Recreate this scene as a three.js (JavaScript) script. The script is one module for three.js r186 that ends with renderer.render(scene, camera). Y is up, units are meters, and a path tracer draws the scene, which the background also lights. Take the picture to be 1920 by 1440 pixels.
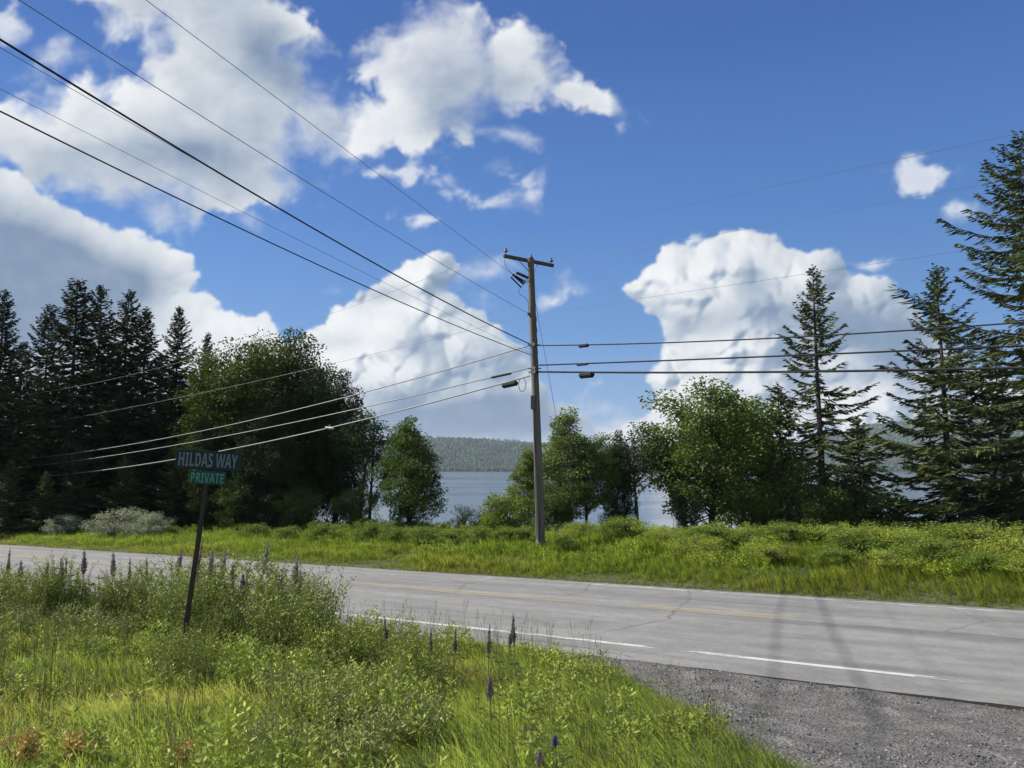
import * as THREE from 'three';
import { mergeGeometries, mergeVertices } from 'three/addons/utils/BufferGeometryUtils.js';
import { RoundedBoxGeometry } from 'three/addons/geometries/RoundedBoxGeometry.js';
import { FontLoader } from 'three/addons/loaders/FontLoader.js';
import { TextGeometry } from 'three/addons/geometries/TextGeometry.js';

// ---------------------------------------------------------------- camera, sun, exposure
const W = 1024, H = 768, EYE = 7.2, FPX = 1444, PITCH = Math.atan(160 / FPX);
const scene = new THREE.Scene();
const camera = new THREE.PerspectiveCamera(2 * Math.atan(720 / FPX) * 180 / Math.PI, W / H, 0.1, 9000);
camera.position.set(0, EYE, 0);
camera.rotation.x = PITCH;
const renderer = new THREE.WebGLRenderer({ antialias: true });
renderer.setSize(W, H);
renderer.toneMapping = THREE.LinearToneMapping;
renderer.toneMappingExposure = 1.5;
renderer.shadowMap.enabled = true;

const SUN_AZ = -80 * Math.PI / 180, SUN_EL = 38.6 * Math.PI / 180;      // azimuth from straight ahead, minus is towards the spruces
const sunDir = new THREE.Vector3(Math.sin(SUN_AZ) * Math.cos(SUN_EL), Math.sin(SUN_EL), -Math.cos(SUN_AZ) * Math.cos(SUN_EL));
const sun = new THREE.DirectionalLight(new THREE.Color(1.0, 0.94, 0.84), 5.0);
sun.name = 'sun';
sun.position.copy(sunDir).multiplyScalar(160).add(new THREE.Vector3(0, 0, -30));
sun.target.position.set(0, 2, -30);
sun.castShadow = true; sun.shadow.radius = 1.3;
sun.shadow.mapSize.set(4096, 4096);
Object.assign(sun.shadow.camera, { left: -90, right: 90, top: 90, bottom: -90, near: 1, far: 400 });
scene.add(sun, sun.target);

// ---------------------------------------------------------------- numbers
function rngOf(seed) { let a = seed >>> 0; return () => { a = (a + 0x6D2B79F5) >>> 0; let t = a; t = Math.imul(t ^ (t >>> 15), t | 1); t ^= t + Math.imul(t ^ (t >>> 7), t | 61); return ((t ^ (t >>> 14)) >>> 0) / 4294967296; }; }
const clamp = (x, a = 0, b = 1) => x < a ? a : x > b ? b : x;
const sstep = (a, b, x) => { const t = clamp((x - a) / (b - a)); return t * t * (3 - 2 * t); };
const lerp = (a, b, t) => a + (b - a) * t;
const PERM = new Uint8Array(65536), GX = new Float32Array(256), GY = new Float32Array(256), RND = new Float32Array(65536);
{ const r = rngOf(7); for (let i = 0; i < 65536; i++) { PERM[i] = r() * 256; RND[i] = r(); } for (let i = 0; i < 256; i++) { const a = r() * 6.2831853; GX[i] = Math.cos(a); GY[i] = Math.sin(a); } }
const hash2 = (i, j) => ((Math.imul(i, 7919) ^ Math.imul(j, 104729)) + (i * 31 + j * 57)) & 65535;
function gnoise(x, y) {                                                 // gradient noise, about -0.7 .. 0.7
  const i = Math.floor(x), j = Math.floor(y), u = x - i, v = y - j, su = u * u * u * (u * (u * 6 - 15) + 10), sv = v * v * v * (v * (v * 6 - 15) + 10);
  const a = PERM[hash2(i, j)], b = PERM[hash2(i + 1, j)], c = PERM[hash2(i, j + 1)], d = PERM[hash2(i + 1, j + 1)];
  const p = GX[a] * u + GY[a] * v, q = GX[b] * (u - 1) + GY[b] * v, r = GX[c] * u + GY[c] * (v - 1), s = GX[d] * (u - 1) + GY[d] * (v - 1);
  return (p + (q - p) * su) * (1 - sv) + (r + (s - r) * su) * sv;
}
function fbm(x, y, oct = 5, gain = 0.5) { let s = 0, a = 1; for (let o = 0; o < oct; o++) { s += a * gnoise(x + o * 17.3, y - o * 9.1); x *= 2.03; y *= 2.03; a *= gain; } return s; }
function puff(x, y) {                                                   // overlapping round bumps, 0 .. 1
  const i = Math.floor(x), j = Math.floor(y); let best = 0;
  for (let dj = -1; dj <= 1; dj++) for (let di = -1; di <= 1; di++) {
    const h = hash2(i + di, j + dj), px = i + di + RND[h], py = j + dj + RND[(h + 9973) & 65535], r = 0.55 + 0.45 * RND[(h + 333) & 65535];
    const d2 = ((x - px) * (x - px) + (y - py) * (y - py)) / (r * r);
    if (d2 < 1) { const hgt = r * Math.sqrt(1 - d2); if (hgt > best) best = hgt; }
  }
  return best;
}
const CP = Math.cos(PITCH), SP = Math.sin(PITCH);
function rayOf(px, py) { const a = (px - 960) / FPX, b = (720 - py) / FPX; return new THREE.Vector3(a, b * CP + SP, b * SP - CP); }   // pixel of the photograph to direction

// ---------------------------------------------------------------- the sky: clear air and clouds, by direction
function makeSky() {
  const X0 = -420, Y0 = -330, ST = 1.5, NX = 1840, NY = 840, N = NX * NY;
  const col = new Float32Array(N * 3), cover = new Float32Array(N);     // premultiplied cloud light and its cover
  const polys = {
    A: [[-420, -330], [520, -330], [500, -120], [515, -10], [560, 40], [600, 80], [632, 130], [645, 165], [690, 200], [705, 235], [690, 275], [640, 308], [600, 312], [560, 298], [535, 320], [548, 350], [530, 400], [480, 405], [400, 398], [345, 412], [300, 432], [200, 400], [130, 362], [60, 335], [-60, 312], [-420, 290], [-420, 190], [-80, 200], [60, 178], [180, 160], [258, 128], [282, 70], [240, 84], [215, 78], [190, 42], [140, -10], [60, -60], [-100, -90], [-420, -140]],
    B: [[662, 92], [700, 50], [740, 20], [800, 2], [880, -4], [960, 30], [1010, 70], [1050, 110], [1110, 150], [1160, 182], [1188, 208], [1160, 220], [1100, 214], [1040, 212], [990, 228], [940, 222], [900, 250], [850, 268], [832, 300], [760, 288], [690, 300], [640, 290], [650, 240], [705, 215], [690, 170], [664, 140]],
    C: [[-420, 250], [-60, 300], [0, 318], [50, 342], [90, 366], [120, 390], [150, 400], [200, 430], [240, 428], [270, 455], [340, 463], [364, 482], [356, 530], [335, 552], [380, 545], [410, 582], [440, 592], [500, 590], [530, 622], [560, 660], [620, 960], [-420, 960]],
    D: [[545, 640], [600, 600], [650, 570], [700, 532], [755, 500], [800, 472], [845, 476], [862, 505], [835, 540], [880, 575], [925, 600], [960, 640], [986, 668], [1004, 705], [1028, 742], [1070, 765], [1110, 795], [1210, 822], [1240, 960], [520, 960]],
    E: [[1168, 545], [1200, 520], [1232, 500], [1244, 458], [1266, 454], [1292, 470], [1322, 440], [1380, 430], [1440, 445], [1490, 470], [1520, 474], [1546, 464], [1576, 480], [1602, 510], [1640, 514], [1682, 540], [1712, 562], [1735, 592], [1760, 650], [1850, 700], [1990, 740], [2340, 760], [2340, 960], [1090, 960], [1110, 830], [1160, 812], [1215, 785], [1238, 742], [1216, 718], [1232, 688], [1246, 640], [1240, 612], [1200, 572]],
  };
  const CG = 6, CX = Math.ceil(NX / CG) + 2, CY = Math.ceil(NY / CG) + 2;
  function sdOf(poly) {                                                  // signed distance, pixels of the photograph, plus inside
    const a = new Float32Array(CX * CY);
    for (let j = 0; j < CY; j++) for (let i = 0; i < CX; i++) {
      const x = X0 + i * CG * ST, y = Y0 + j * CG * ST; let d2 = 1e12, inside = false;
      for (let k = 0, m = poly.length - 1; k < poly.length; m = k++) {
        const ax = poly[m][0], ay = poly[m][1], bx = poly[k][0], by = poly[k][1], ex = bx - ax, ey = by - ay;
        const t = clamp(((x - ax) * ex + (y - ay) * ey) / (ex * ex + ey * ey)), qx = x - ax - ex * t, qy = y - ay - ey * t;
        const q = qx * qx + qy * qy; if (q < d2) d2 = q;
        if ((by > y) !== (ay > y) && x < (ax - bx) * (y - by) / (ay - by) + bx) inside = !inside;
      }
      a[j * CX + i] = inside ? Math.sqrt(d2) : -Math.sqrt(d2);
    }
    return (x, y) => { const u = clamp((x - X0) / (CG * ST), 0, CX - 1.001), v = clamp((y - Y0) / (CG * ST), 0, CY - 1.001), i = u | 0, j = v | 0, p = u - i, q = v - j, o = j * CX + i; return (a[o] * (1 - p) + a[o + 1] * p) * (1 - q) + (a[o + CX] * (1 - p) + a[o + CX + 1] * p) * q; };
  }
  const blob = (x, y, list) => { let s = 0; for (const [bx, by, rx, ry, k] of list) { const u = (x - bx) / rx, v = (y - by) / ry, d = u * u + v * v; if (d < 4) s += k * Math.exp(-d * 1.6); } return s; };
  const over = (o, r, g, b, a) => { const k = 1 - a; col[o * 3] = col[o * 3] * k + r * a; col[o * 3 + 1] = col[o * 3 + 1] * k + g * a; col[o * 3 + 2] = col[o * 3 + 2] * k + b * a; cover[o] = cover[o] * k + a; };
  const tone = (b, blue) => [lerp(0.24, 0.95, b) * (1 - 0.12 * blue), lerp(0.32, 0.965, b) * (1 - 0.03 * blue), lerp(0.45, 0.97, b)];
  function wispy(sd, o) {                                                // torn, soft cloud: o.soft px of edge, grey where o.grey says
    const dens = new Float32Array(N);
    for (let j = 0, n = 0; j < NY; j++) for (let i = 0; i < NX; i++, n++) {
      const x = X0 + i * ST, y = Y0 + j * ST, w1 = fbm(x / 120 + o.seed, y / 120, 3) * 22, w2 = fbm(x / 120, y / 120 + 31 + o.seed, 3) * 22;
      const s = sd(x + w1, y + w2); if (s < -70) continue;
      const nz = fbm((x + w1) / 110 + o.seed * 3, (y + w2) / 95, 7, 0.6);
      dens[n] = clamp(s / o.soft + nz * o.rough + o.bias, 0, 1.6);
    }
    const lx = o.light[0], ly = o.light[1];
    for (let j = 0, n = 0; j < NY; j++) for (let i = 0; i < NX; i++, n++) {
      const d = dens[n]; if (d <= 0) continue;
      let sum = 0; for (let k = 1; k <= 9; k++) { const ii = i + Math.round(lx * k * k * 1.1), jj = j + Math.round(ly * k * k * 1.1); if (ii < 0 || jj < 0 || ii >= NX || jj >= NY) { sum += 0.5; continue; } sum += dens[jj * NX + ii]; }
      const x = X0 + i * ST, y = Y0 + j * ST, g = blob(x, y, o.grey);
      const br = clamp(1.04 - 0.034 * sum - 1.5 * g + 0.16 * fbm(x / 75 + 3, y / 52, 5, 0.6) - 0.04 * d, 0, 1.05);
      const feather = lerp(0.5, 1.9, sstep(-0.35, 0.35, fbm(x / 190 + o.seed * 2, y / 160, 3))), al = sstep(0.0, feather, d) * o.alpha, c = tone(br, 0.4 - 0.4 * br);
      over(n, c[0], c[1], c[2], al);
    }
  }
  function heaped(sd, o) {                                               // cauliflower cumulus: round bumps on a dome, lit from one side
    const hgt = new Float32Array(N), al = new Float32Array(N);
    for (let j = 0, n = 0; j < NY; j++) for (let i = 0; i < NX; i++, n++) {
      const x = X0 + i * ST, y = Y0 + j * ST; if (sd(x, y) < -40) continue;
      const w1 = fbm(x / 60 + o.seed, y / 60, 3) * 16, w2 = fbm(x / 60, y / 60 + 11 + o.seed, 3) * 16, u = x + w1, v = y + w2;
      const b = puff(u / 92 + o.seed, v / 84) * 42 + puff(u / 44 + 5, v / 40 + o.seed) * 24 + puff(u / 23 + 9, v / 20) * 12 + puff(u / 11, v / 10 + 3) * 3.5;
      const s = sd(x + w1 * 0.8, y + w2 * 0.8) + (b - 40) * 0.34, f = fbm(x / 34, y / 28, 6, 0.62) * 11;
      hgt[n] = b * o.bump + 90 * Math.sqrt(clamp(s / 150)) + f * 0.7; al[n] = sstep(-1.5, o.edge, s + f * 0.8);
    }
    const [lx, ly, lz] = o.light, fine = blur(blur(hgt, 1), 2), soft = blur(blur(hgt, 8), 8), wide = blur(blur(hgt, 22), 22);
    for (let j = 2, n = 2 * NX; j < NY - 2; j++) for (let i = 0; i < NX; i++, n++) {
      if (al[n] <= 0 || i < 2 || i > NX - 3) continue;
      const x = X0 + i * ST, y = Y0 + j * ST, crisp = 0.5 + 0.75 * sstep(-0.25, 0.3, fbm(x / 130 + o.seed * 5, y / 110, 3));
      const g = clamp(blob(x, y, o.grey) + 0.10 * fbm(x / 70, y / 50 + o.seed, 4)), lit = 1 - 0.98 * g;
      const dx = (m, q) => (q[m + 2] - q[m - 2]) * 0.33, dv = (m, q) => (q[m + 2 * NX] - q[m - 2 * NX]) * 0.33;
      const gx = dx(n, fine) * o.fine * crisp + dx(n, soft) * 0.9 + dx(n, wide) * 1.3, gy = dv(n, fine) * o.fine * crisp + dv(n, soft) * 0.9 + dv(n, wide) * 1.3;
      const k = 1 / Math.sqrt(gx * gx + gy * gy + 1), dif = (-gx * lx - gy * ly + lz) * k;
      const br = clamp((o.base + o.contrast * dif) * lit + 0.10 * (1 - al[n]) + 0.10 * fbm(x / 60 + o.seed, y / 48, 4, 0.6), 0, 1.06), c = tone(br, o.blue * (1 - br));
      over(n, c[0], c[1], c[2], al[n] * o.alpha * (1 - sstep(o.fade[0], o.fade[1], y) * 0.45));
    }
  }
  function blur(a, r) {
    const t = new Float32Array(N), b = new Float32Array(N), k = 1 / (2 * r + 1);
    for (let j = 0; j < NY; j++) { let s = 0; for (let i = -r; i < NX; i++) { if (i + r < NX) s += a[j * NX + i + r]; if (i - r - 1 >= 0) s -= a[j * NX + i - r - 1]; if (i >= 0) t[j * NX + i] = s * k; } }
    for (let i = 0; i < NX; i++) { let s = 0; for (let j = -r; j < NY; j++) { if (j + r < NY) s += t[(j + r) * NX + i]; if (j - r - 1 >= 0) s -= t[(j - r - 1) * NX + i]; if (j >= 0) b[j * NX + i] = s * k; } }
    return b;
  }
  // small scraps of cloud: centre, half width, half height, strength
  const scraps = [[10, 50, 34, 44, 0.9], [120, 105, 85, 26, 0.85], [50, 150, 60, 20, 0.4], [793, 415, 34, 20, 0.85], [962, 262, 44, 20, 0.8], [925, 316, 46, 18, 0.5], [925, 384, 58, 18, 0.55], [740, 322, 50, 14, 0.5], [606, 536, 34, 15, 0.8], [1078, 550, 52, 26, 0.85], [1030, 556, 34, 14, 0.6], [1716, 318, 22, 26, 0.6], [1775, 328, 62, 22, 0.7], [1835, 388, 42, 30, 0.75], [1640, 491, 46, 6, 0.45], [900, 505, 78, 28, 1.0], [900, 555, 46, 20, 0.5], [480, 410, 60, 24, 0.5], [560, 350, 42, 22, 0.4], [1130, 765, 50, 14, 0.5], [1060, 780, 60, 20, 0.5], [1150, 800, 70, 16, 0.6], [1280, 700, 50, 120, 0.55], [2050, 300, 120, 60, 0.9], [2150, 120, 90, 40, 0.7], [1500, -180, 160, 60, 0.7], [900, 780, 190, 40, 0.35]];
  const scrapSd = () => (x, y) => { let m = -99; for (const [bx, by, rx, ry, k] of scraps) { const u = (x - bx) / rx, v = (y - by) / ry, d = 1 - Math.sqrt(u * u + v * v); const s = d * 26 * k; if (s > m) m = s; } return m; };
  wispy(scrapSd(), { soft: 44, rough: 0.85, bias: 0.10, seed: 4.2, light: [-0.6, -0.8], grey: [[900, 780, 200, 60, 0.25]], alpha: 0.72 });
  wispy(sdOf(polys.A), { soft: 62, rough: 1.05, bias: 0.26, seed: 1.7, light: [-0.75, -0.66], alpha: 0.97, grey: [[500, 85, 70, 80, 0.30], [560, 150, 70, 50, 0.22], [350, 285, 150, 40, 0.30], [130, 290, 90, 30, 0.2], [430, 330, 90, 40, 0.12], [60, 330, 120, 30, 0.2]] });
  wispy(sdOf(polys.B), { soft: 58, rough: 0.85, bias: 0.12, seed: 9.4, light: [-0.75, -0.66], alpha: 0.95, grey: [[830, 150, 90, 70, 0.16], [860, 225, 90, 40, 0.22], [980, 150, 80, 40, 0.10]] });
  heaped(sdOf(polys.C), { fine: 0.45, seed: 3.1, bump: 0.42, edge: 9, light: [0.3, -0.8, 0.5], base: 0.52, contrast: 0.52, blue: 0.5, alpha: 0.97, fade: [700, 900], grey: [[40, 470, 160, 110, 0.95], [-150, 420, 190, 170, 0.95], [150, 530, 180, 90, 0.9], [255, 530, 80, 50, 0.5], [40, 620, 300, 90, 0.9], [420, 830, 280, 100, 0.45]] });
  heaped(sdOf(polys.D), { fine: 0.8, seed: 6.8, bump: 0.95, edge: 8, light: [-0.55, -0.62, 0.56], base: 0.42, contrast: 0.66, blue: 0.7, alpha: 0.97, fade: [800, 860], grey: [[725, 552, 75, 24, 0.5], [785, 650, 60, 36, 0.55], [905, 690, 95, 52, 0.62], [860, 780, 240, 56, 1.0], [730, 745, 80, 34, 0.45], [960, 765, 120, 34, 0.5], [640, 640, 60, 18, 0.25], [760, 810, 260, 36, 0.5], [1050, 800, 120, 36, 0.5]] });
  heaped(sdOf(polys.E), { fine: 0.9, seed: 2.2, bump: 1.0, edge: 7, light: [-0.66, -0.5, 0.56], base: 0.42, contrast: 0.66, blue: 0.7, alpha: 0.97, fade: [820, 900], grey: [[1415, 525, 50, 42, 0.55], [1450, 590, 110, 60, 0.68], [1590, 610, 120, 80, 0.9], [1690, 650, 90, 80, 0.95], [1320, 600, 70, 50, 0.45], [1560, 710, 130, 24, 0.45], [1800, 690, 120, 50, 0.6]] });
  // ------- the whole dome
  const SW = 4096, SH = 2048, data = new Float32Array(SW * SH * 4);
  const stops = [[0, 0.36, 0.52, 0.76], [4, 0.27, 0.46, 0.74], [10, 0.145, 0.335, 0.69], [18, 0.085, 0.235, 0.59], [30, 0.048, 0.142, 0.43], [50, 0.034, 0.10, 0.33], [90, 0.035, 0.095, 0.29]];
  for (let j = 0; j < SH; j++) {
    const lat = ((j + 0.5) / SH - 0.5) * Math.PI, e = Math.max(0, lat * 180 / Math.PI), dy = Math.sin(lat), cl = Math.cos(lat);
    let k = 0; while (k < stops.length - 2 && e > stops[k + 1][0]) k++;
    const t = clamp((e - stops[k][0]) / (stops[k + 1][0] - stops[k][0])), base = [1, 2, 3].map(q => lerp(stops[k][q], stops[k + 1][q], t));
    for (let i = 0; i < SW; i++) {
      const o = (j * SW + i) * 4; data[o + 3] = 1;
      if (lat < -0.01) { data[o] = 0.20; data[o + 1] = 0.24; data[o + 2] = 0.26; continue; }
      const lon = ((i + 0.5) / SW - 0.5) * 2 * Math.PI, dx = Math.cos(lon) * cl, dz = Math.sin(lon) * cl;
      const near = dx * sunDir.x + dy * sunDir.y + dz * sunDir.z, halo = 0.5 + 0.5 * near, lift = 0.86 + 0.40 * halo * halo;
      let r = base[0] * lift * (1 + 0.25 * halo * halo), g = base[1] * lift * (1 + 0.06 * halo * halo), b = base[2] * lift;
      // clouds in view
      const zc = dy * SP - dz * CP; let inside = 0, a = 0, cr = 0, cg = 0, cb = 0;
      if (zc > 0.25) {
        const px = 960 + FPX * dx / zc, py = 720 - FPX * (dy * CP + dz * SP) / zc, u = (px - X0) / ST, v = (py - Y0) / ST;
        if (u > 1 && v > 1 && u < NX - 2 && v < NY - 2) {
          inside = Math.min(sstep(0, 150, u), sstep(0, 150, NX - 2 - u), sstep(0, 130, v));
          const iu = u | 0, iv = v | 0, p = u - iu, q = v - iv, n = iv * NX + iu;
          const w00 = (1 - p) * (1 - q), w10 = p * (1 - q), w01 = (1 - p) * q, w11 = p * q, n2 = n + NX;
          a = cover[n] * w00 + cover[n + 1] * w10 + cover[n2] * w01 + cover[n2 + 1] * w11;
          cr = col[n * 3] * w00 + col[n * 3 + 3] * w10 + col[n2 * 3] * w01 + col[n2 * 3 + 3] * w11;
          cg = col[n * 3 + 1] * w00 + col[n * 3 + 4] * w10 + col[n2 * 3 + 1] * w01 + col[n2 * 3 + 4] * w11;
          cb = col[n * 3 + 2] * w00 + col[n * 3 + 5] * w10 + col[n2 * 3 + 2] * w01 + col[n2 * 3 + 5] * w11;
        }
      }
      if (inside < 1) {                                                   // the same kind of broken cloud goes on round the rest of the sky
        const f = 1.6 / (dy + 0.32), x = dx * f * 1.5, y = dz * f * 1.5, nz = fbm(x + 5.2, y - 3.4, 5, 0.55) + 0.02;
        const oa = sstep(0.0, 0.34, nz) * 0.93, sh = clamp(0.86 - 0.55 * sstep(0.2, 0.75, nz) + 0.25 * gnoise(x * 2.3, y * 2.3)), c = tone(sh, 0.3);
        const m = 1 - inside;
        a = a * inside + oa * m; cr = cr * inside + c[0] * oa * m; cg = cg * inside + c[1] * oa * m; cb = cb * inside + c[2] * oa * m;
      }
      data[o] = r * (1 - a) + cr; data[o + 1] = g * (1 - a) + cg; data[o + 2] = b * (1 - a) + cb;
    }
  }
  const tex = new THREE.DataTexture(data, SW, SH, THREE.RGBAFormat, THREE.FloatType);
  tex.mapping = THREE.EquirectangularReflectionMapping; tex.magFilter = tex.minFilter = THREE.LinearFilter; tex.needsUpdate = true;
  return tex;
}
const skyTexture = makeSky();
scene.background = skyTexture;
scene.environment = skyTexture;
scene.backgroundIntensity = 0.655; scene.environmentIntensity = 0.655;

// ---------------------------------------------------------------- helpers
const taken = {};
const numbered = n => { taken[n] = (taken[n] ?? -1) + 1; return taken[n] ? `${n}_${String(taken[n]).padStart(3, '0')}` : n; };
function shade(o) { o.traverse(c => { if (c.isMesh) { c.castShadow = true; c.receiveShadow = true; } }); return o; }
function tag(o, label, category, group) { o.userData.label = label; o.userData.category = category; if (group) o.userData.group = group; return o; }
function structure(o) { o.userData.kind = 'structure'; return o; }
function put(name, geo, mat, parent = scene) { const m = new THREE.Mesh(geo, mat); m.name = parent === scene ? numbered(name) : name; m.castShadow = m.receiveShadow = true; parent.add(m); return m; }
function root(name, x, y, z, turn = 0) { const g = new THREE.Group(); g.name = numbered(name); g.position.set(x, y, z); g.rotation.y = turn; scene.add(g); return g; }
const rgb = (r, g, b) => new THREE.Color().setRGB(r, g, b);
const mat = (c, rough = 0.9, more = {}) => new THREE.MeshStandardMaterial({ color: c, roughness: rough, side: THREE.DoubleSide, ...more });
const leafMat = (c, t = 0.4, more = {}) => new THREE.MeshPhysicalMaterial({ color: c, roughness: 0.72, transmission: t, thickness: 0, ior: 1.4, specularIntensity: 0.3, side: THREE.DoubleSide, ...more });
function grain(size, fn, srgb = true) {                                  // a computed texture, fn(u, v) -> [r, g, b] 0..1
  const d = new Uint8Array(size[0] * size[1] * 4);
  for (let j = 0, o = 0; j < size[1]; j++) for (let i = 0; i < size[0]; i++, o += 4) { const c = fn(i / size[0], j / size[1], i, j); d[o] = clamp(c[0]) * 255; d[o + 1] = clamp(c[1]) * 255; d[o + 2] = clamp(c[2]) * 255; d[o + 3] = c[3] === undefined ? 255 : clamp(c[3]) * 255; }
  const t = new THREE.DataTexture(d, size[0], size[1]); t.magFilter = THREE.LinearFilter; t.minFilter = THREE.LinearMipmapLinearFilter; t.generateMipmaps = true; t.wrapS = t.wrapT = THREE.RepeatWrapping;
  if (srgb) t.colorSpace = THREE.SRGBColorSpace; t.needsUpdate = true; return t;
}
class Soup {                                                             // triangles with normals and colours, made into one geometry
  constructor() { this.p = []; this.n = []; this.c = []; this.i = []; }
  quad(a, b, c, d, n, col) { const k = this.p.length / 3; for (const v of [a, b, c, d]) { this.p.push(v[0], v[1], v[2]); this.n.push(n[0], n[1], n[2]); this.c.push(col[0], col[1], col[2]); } this.i.push(k, k + 1, k + 2, k, k + 2, k + 3); }
  tri(a, b, c, n, col) { const k = this.p.length / 3; for (const v of [a, b, c]) { this.p.push(v[0], v[1], v[2]); this.n.push(n[0], n[1], n[2]); this.c.push(col[0], col[1], col[2]); } this.i.push(k, k + 1, k + 2); }
  tube(pts, rad, sides, col) {                                            // tapered limb along points
    const base = this.p.length / 3, m = pts.length;
    for (let k = 0; k < m; k++) {
      const a = pts[Math.max(0, k - 1)], b = pts[Math.min(m - 1, k + 1)]; let dx = b[0] - a[0], dy = b[1] - a[1], dz = b[2] - a[2]; const l = Math.hypot(dx, dy, dz) || 1; dx /= l; dy /= l; dz /= l;
      let ux = dy, uy = -dx, uz = 0; if (Math.abs(dz) < 0.9) { ux = dy; uy = -dx; uz = 0; const q = Math.hypot(ux, uy); if (q < 1e-3) { ux = 1; uy = 0; } else { ux /= q; uy /= q; } } else { ux = 1; uy = 0; uz = 0; const q = dx; ux -= q * dx; uy -= q * dy; uz -= q * dz; const w = Math.hypot(ux, uy, uz); ux /= w; uy /= w; uz /= w; }
      const vx = dy * uz - dz * uy, vy = dz * ux - dx * uz, vz = dx * uy - dy * ux;
      for (let s = 0; s < sides; s++) { const t = s / sides * Math.PI * 2, c = Math.cos(t), q = Math.sin(t), nx = ux * c + vx * q, ny = uy * c + vy * q, nz = uz * c + vz * q, r = typeof rad === 'function' ? rad(k / (m - 1)) : rad[k]; this.p.push(pts[k][0] + nx * r, pts[k][1] + ny * r, pts[k][2] + nz * r); this.n.push(nx, ny, nz); this.c.push(col[0], col[1], col[2]); }
    }
    for (let k = 0; k < m - 1; k++) for (let s = 0; s < sides; s++) { const a = base + k * sides + s, b = base + k * sides + (s + 1) % sides; this.i.push(a, b, a + sides, b, b + sides, a + sides); }
  }
  geo() { const g = new THREE.BufferGeometry(); g.setAttribute('position', new THREE.Float32BufferAttribute(this.p, 3)); g.setAttribute('normal', new THREE.Float32BufferAttribute(this.n, 3)); g.setAttribute('color', new THREE.Float32BufferAttribute(this.c, 3)); g.setIndex(this.i); return g; }
}

// ---------------------------------------------------------------- the lie of the land
// road axes: s runs along the road (down towards the spruces), w across it (away from the camera, towards the lake)
const TH = 0.5606916, GRADE = 0.0195, DX = -Math.cos(TH), DZ = -Math.sin(TH), NXR = Math.sin(TH), NZR = -Math.cos(TH);
const WN = 11.85, WF = 19.78, W_NEAR = 12.83, W_MID = 16.6, W_FAR = 19.43;
const sOf = (x, z) => x * DX + z * DZ, wOf = (x, z) => x * NXR + z * NZR;
const xz = (s, w) => [s * DX + w * NXR, s * DZ + w * NZR];
const roadY = s => EYE - 2.947 - GRADE * clamp(s, -60, 75);
const LAKE = 0;
function landY(x, z) {
  const s = sOf(x, z), w = wOf(x, z), r = roadY(s), n = 0.05 * gnoise(x * 0.35, z * 0.35) + 0.03 * gnoise(x * 1.1 + 4, z * 1.1);
  let y;
  if (w < WN) { const t = clamp((WN - w) / WN), up = EYE - 1.6 - r; const rim = sstep(WN - 1.2, WN - 0.1, w), drop = 0.06 + rim * (0.045 * sstep(2, -2, s) - 0.035 - 0.02 * sstep(1.5, 5, s) + 0.03 * gnoise(s * 1.6, 2.2) + 0.015 * gnoise(s * 6, 5)); y = r - drop + (up + 0.06) * (0.5 * t * t * (3 - 2 * t) + 0.5 * t) + (w < 0 ? -w * 0.04 : 0) + n * sstep(WN - 0.2, WN - 2.5, w); }
  else if (w < WF) y = r - 0.12;
  else {
    const right = sstep(26, 8, s), rise = 0.16 * sstep(WF + 0.3, WF + 3, w) + 0.36 * right * sstep(WF + 2, WF + 7.5, w);
    y = r - 0.05 + rise + n * sstep(WF, WF + 2, w);
    const start = lerp(34, 29.5, right), end = lerp(62, 52, right);
    y = lerp(y, LAKE - 0.5, sstep(start, end, w) * 0.85 + 0.15 * clamp((w - start) / (end - start)));
    if (w > end) y = LAKE - 0.5 - 3 * sstep(end, end + 40, w);
  }
  return y;
}
// where the gravel turning lies (polyline of its grassy side, metres)
const gravelEdge = [[7.7, 11.55], [6.8, 11.45], [5.5, 11.2], [4.3, 10.1], [3.05, 8.5], [2.24, 7.5], [1.7, 6.9], [0.9, 5.6], [0.4, 3.5], [0.1, 0], [0, -12]];   // [s, w]
function gravelSide(s, w) {                                              // metres inside the gravel (plus) or the grass (minus)
  if (w > WN) return -1;
  let best = 1e9, side = 1;
  for (let k = 0; k < gravelEdge.length - 1; k++) {
    const [as, aw] = gravelEdge[k], [bs, bw] = gravelEdge[k + 1], es = bs - as, ew = bw - aw, t = clamp(((s - as) * es + (w - aw) * ew) / (es * es + ew * ew)), qs = s - as - es * t, qw = w - aw - ew * t, d = qs * qs + qw * qw;
    if (d < best) { best = d; side = es * qw - ew * qs > 0 ? 1 : -1; }
  }
  const shoulder = w - 11.5 + 0.1 * gnoise(s * 0.8, 3);
  const main = Math.sqrt(best) * (s > 7.7 ? -1 : -side);
  return Math.max(main, shoulder);
}
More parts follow.
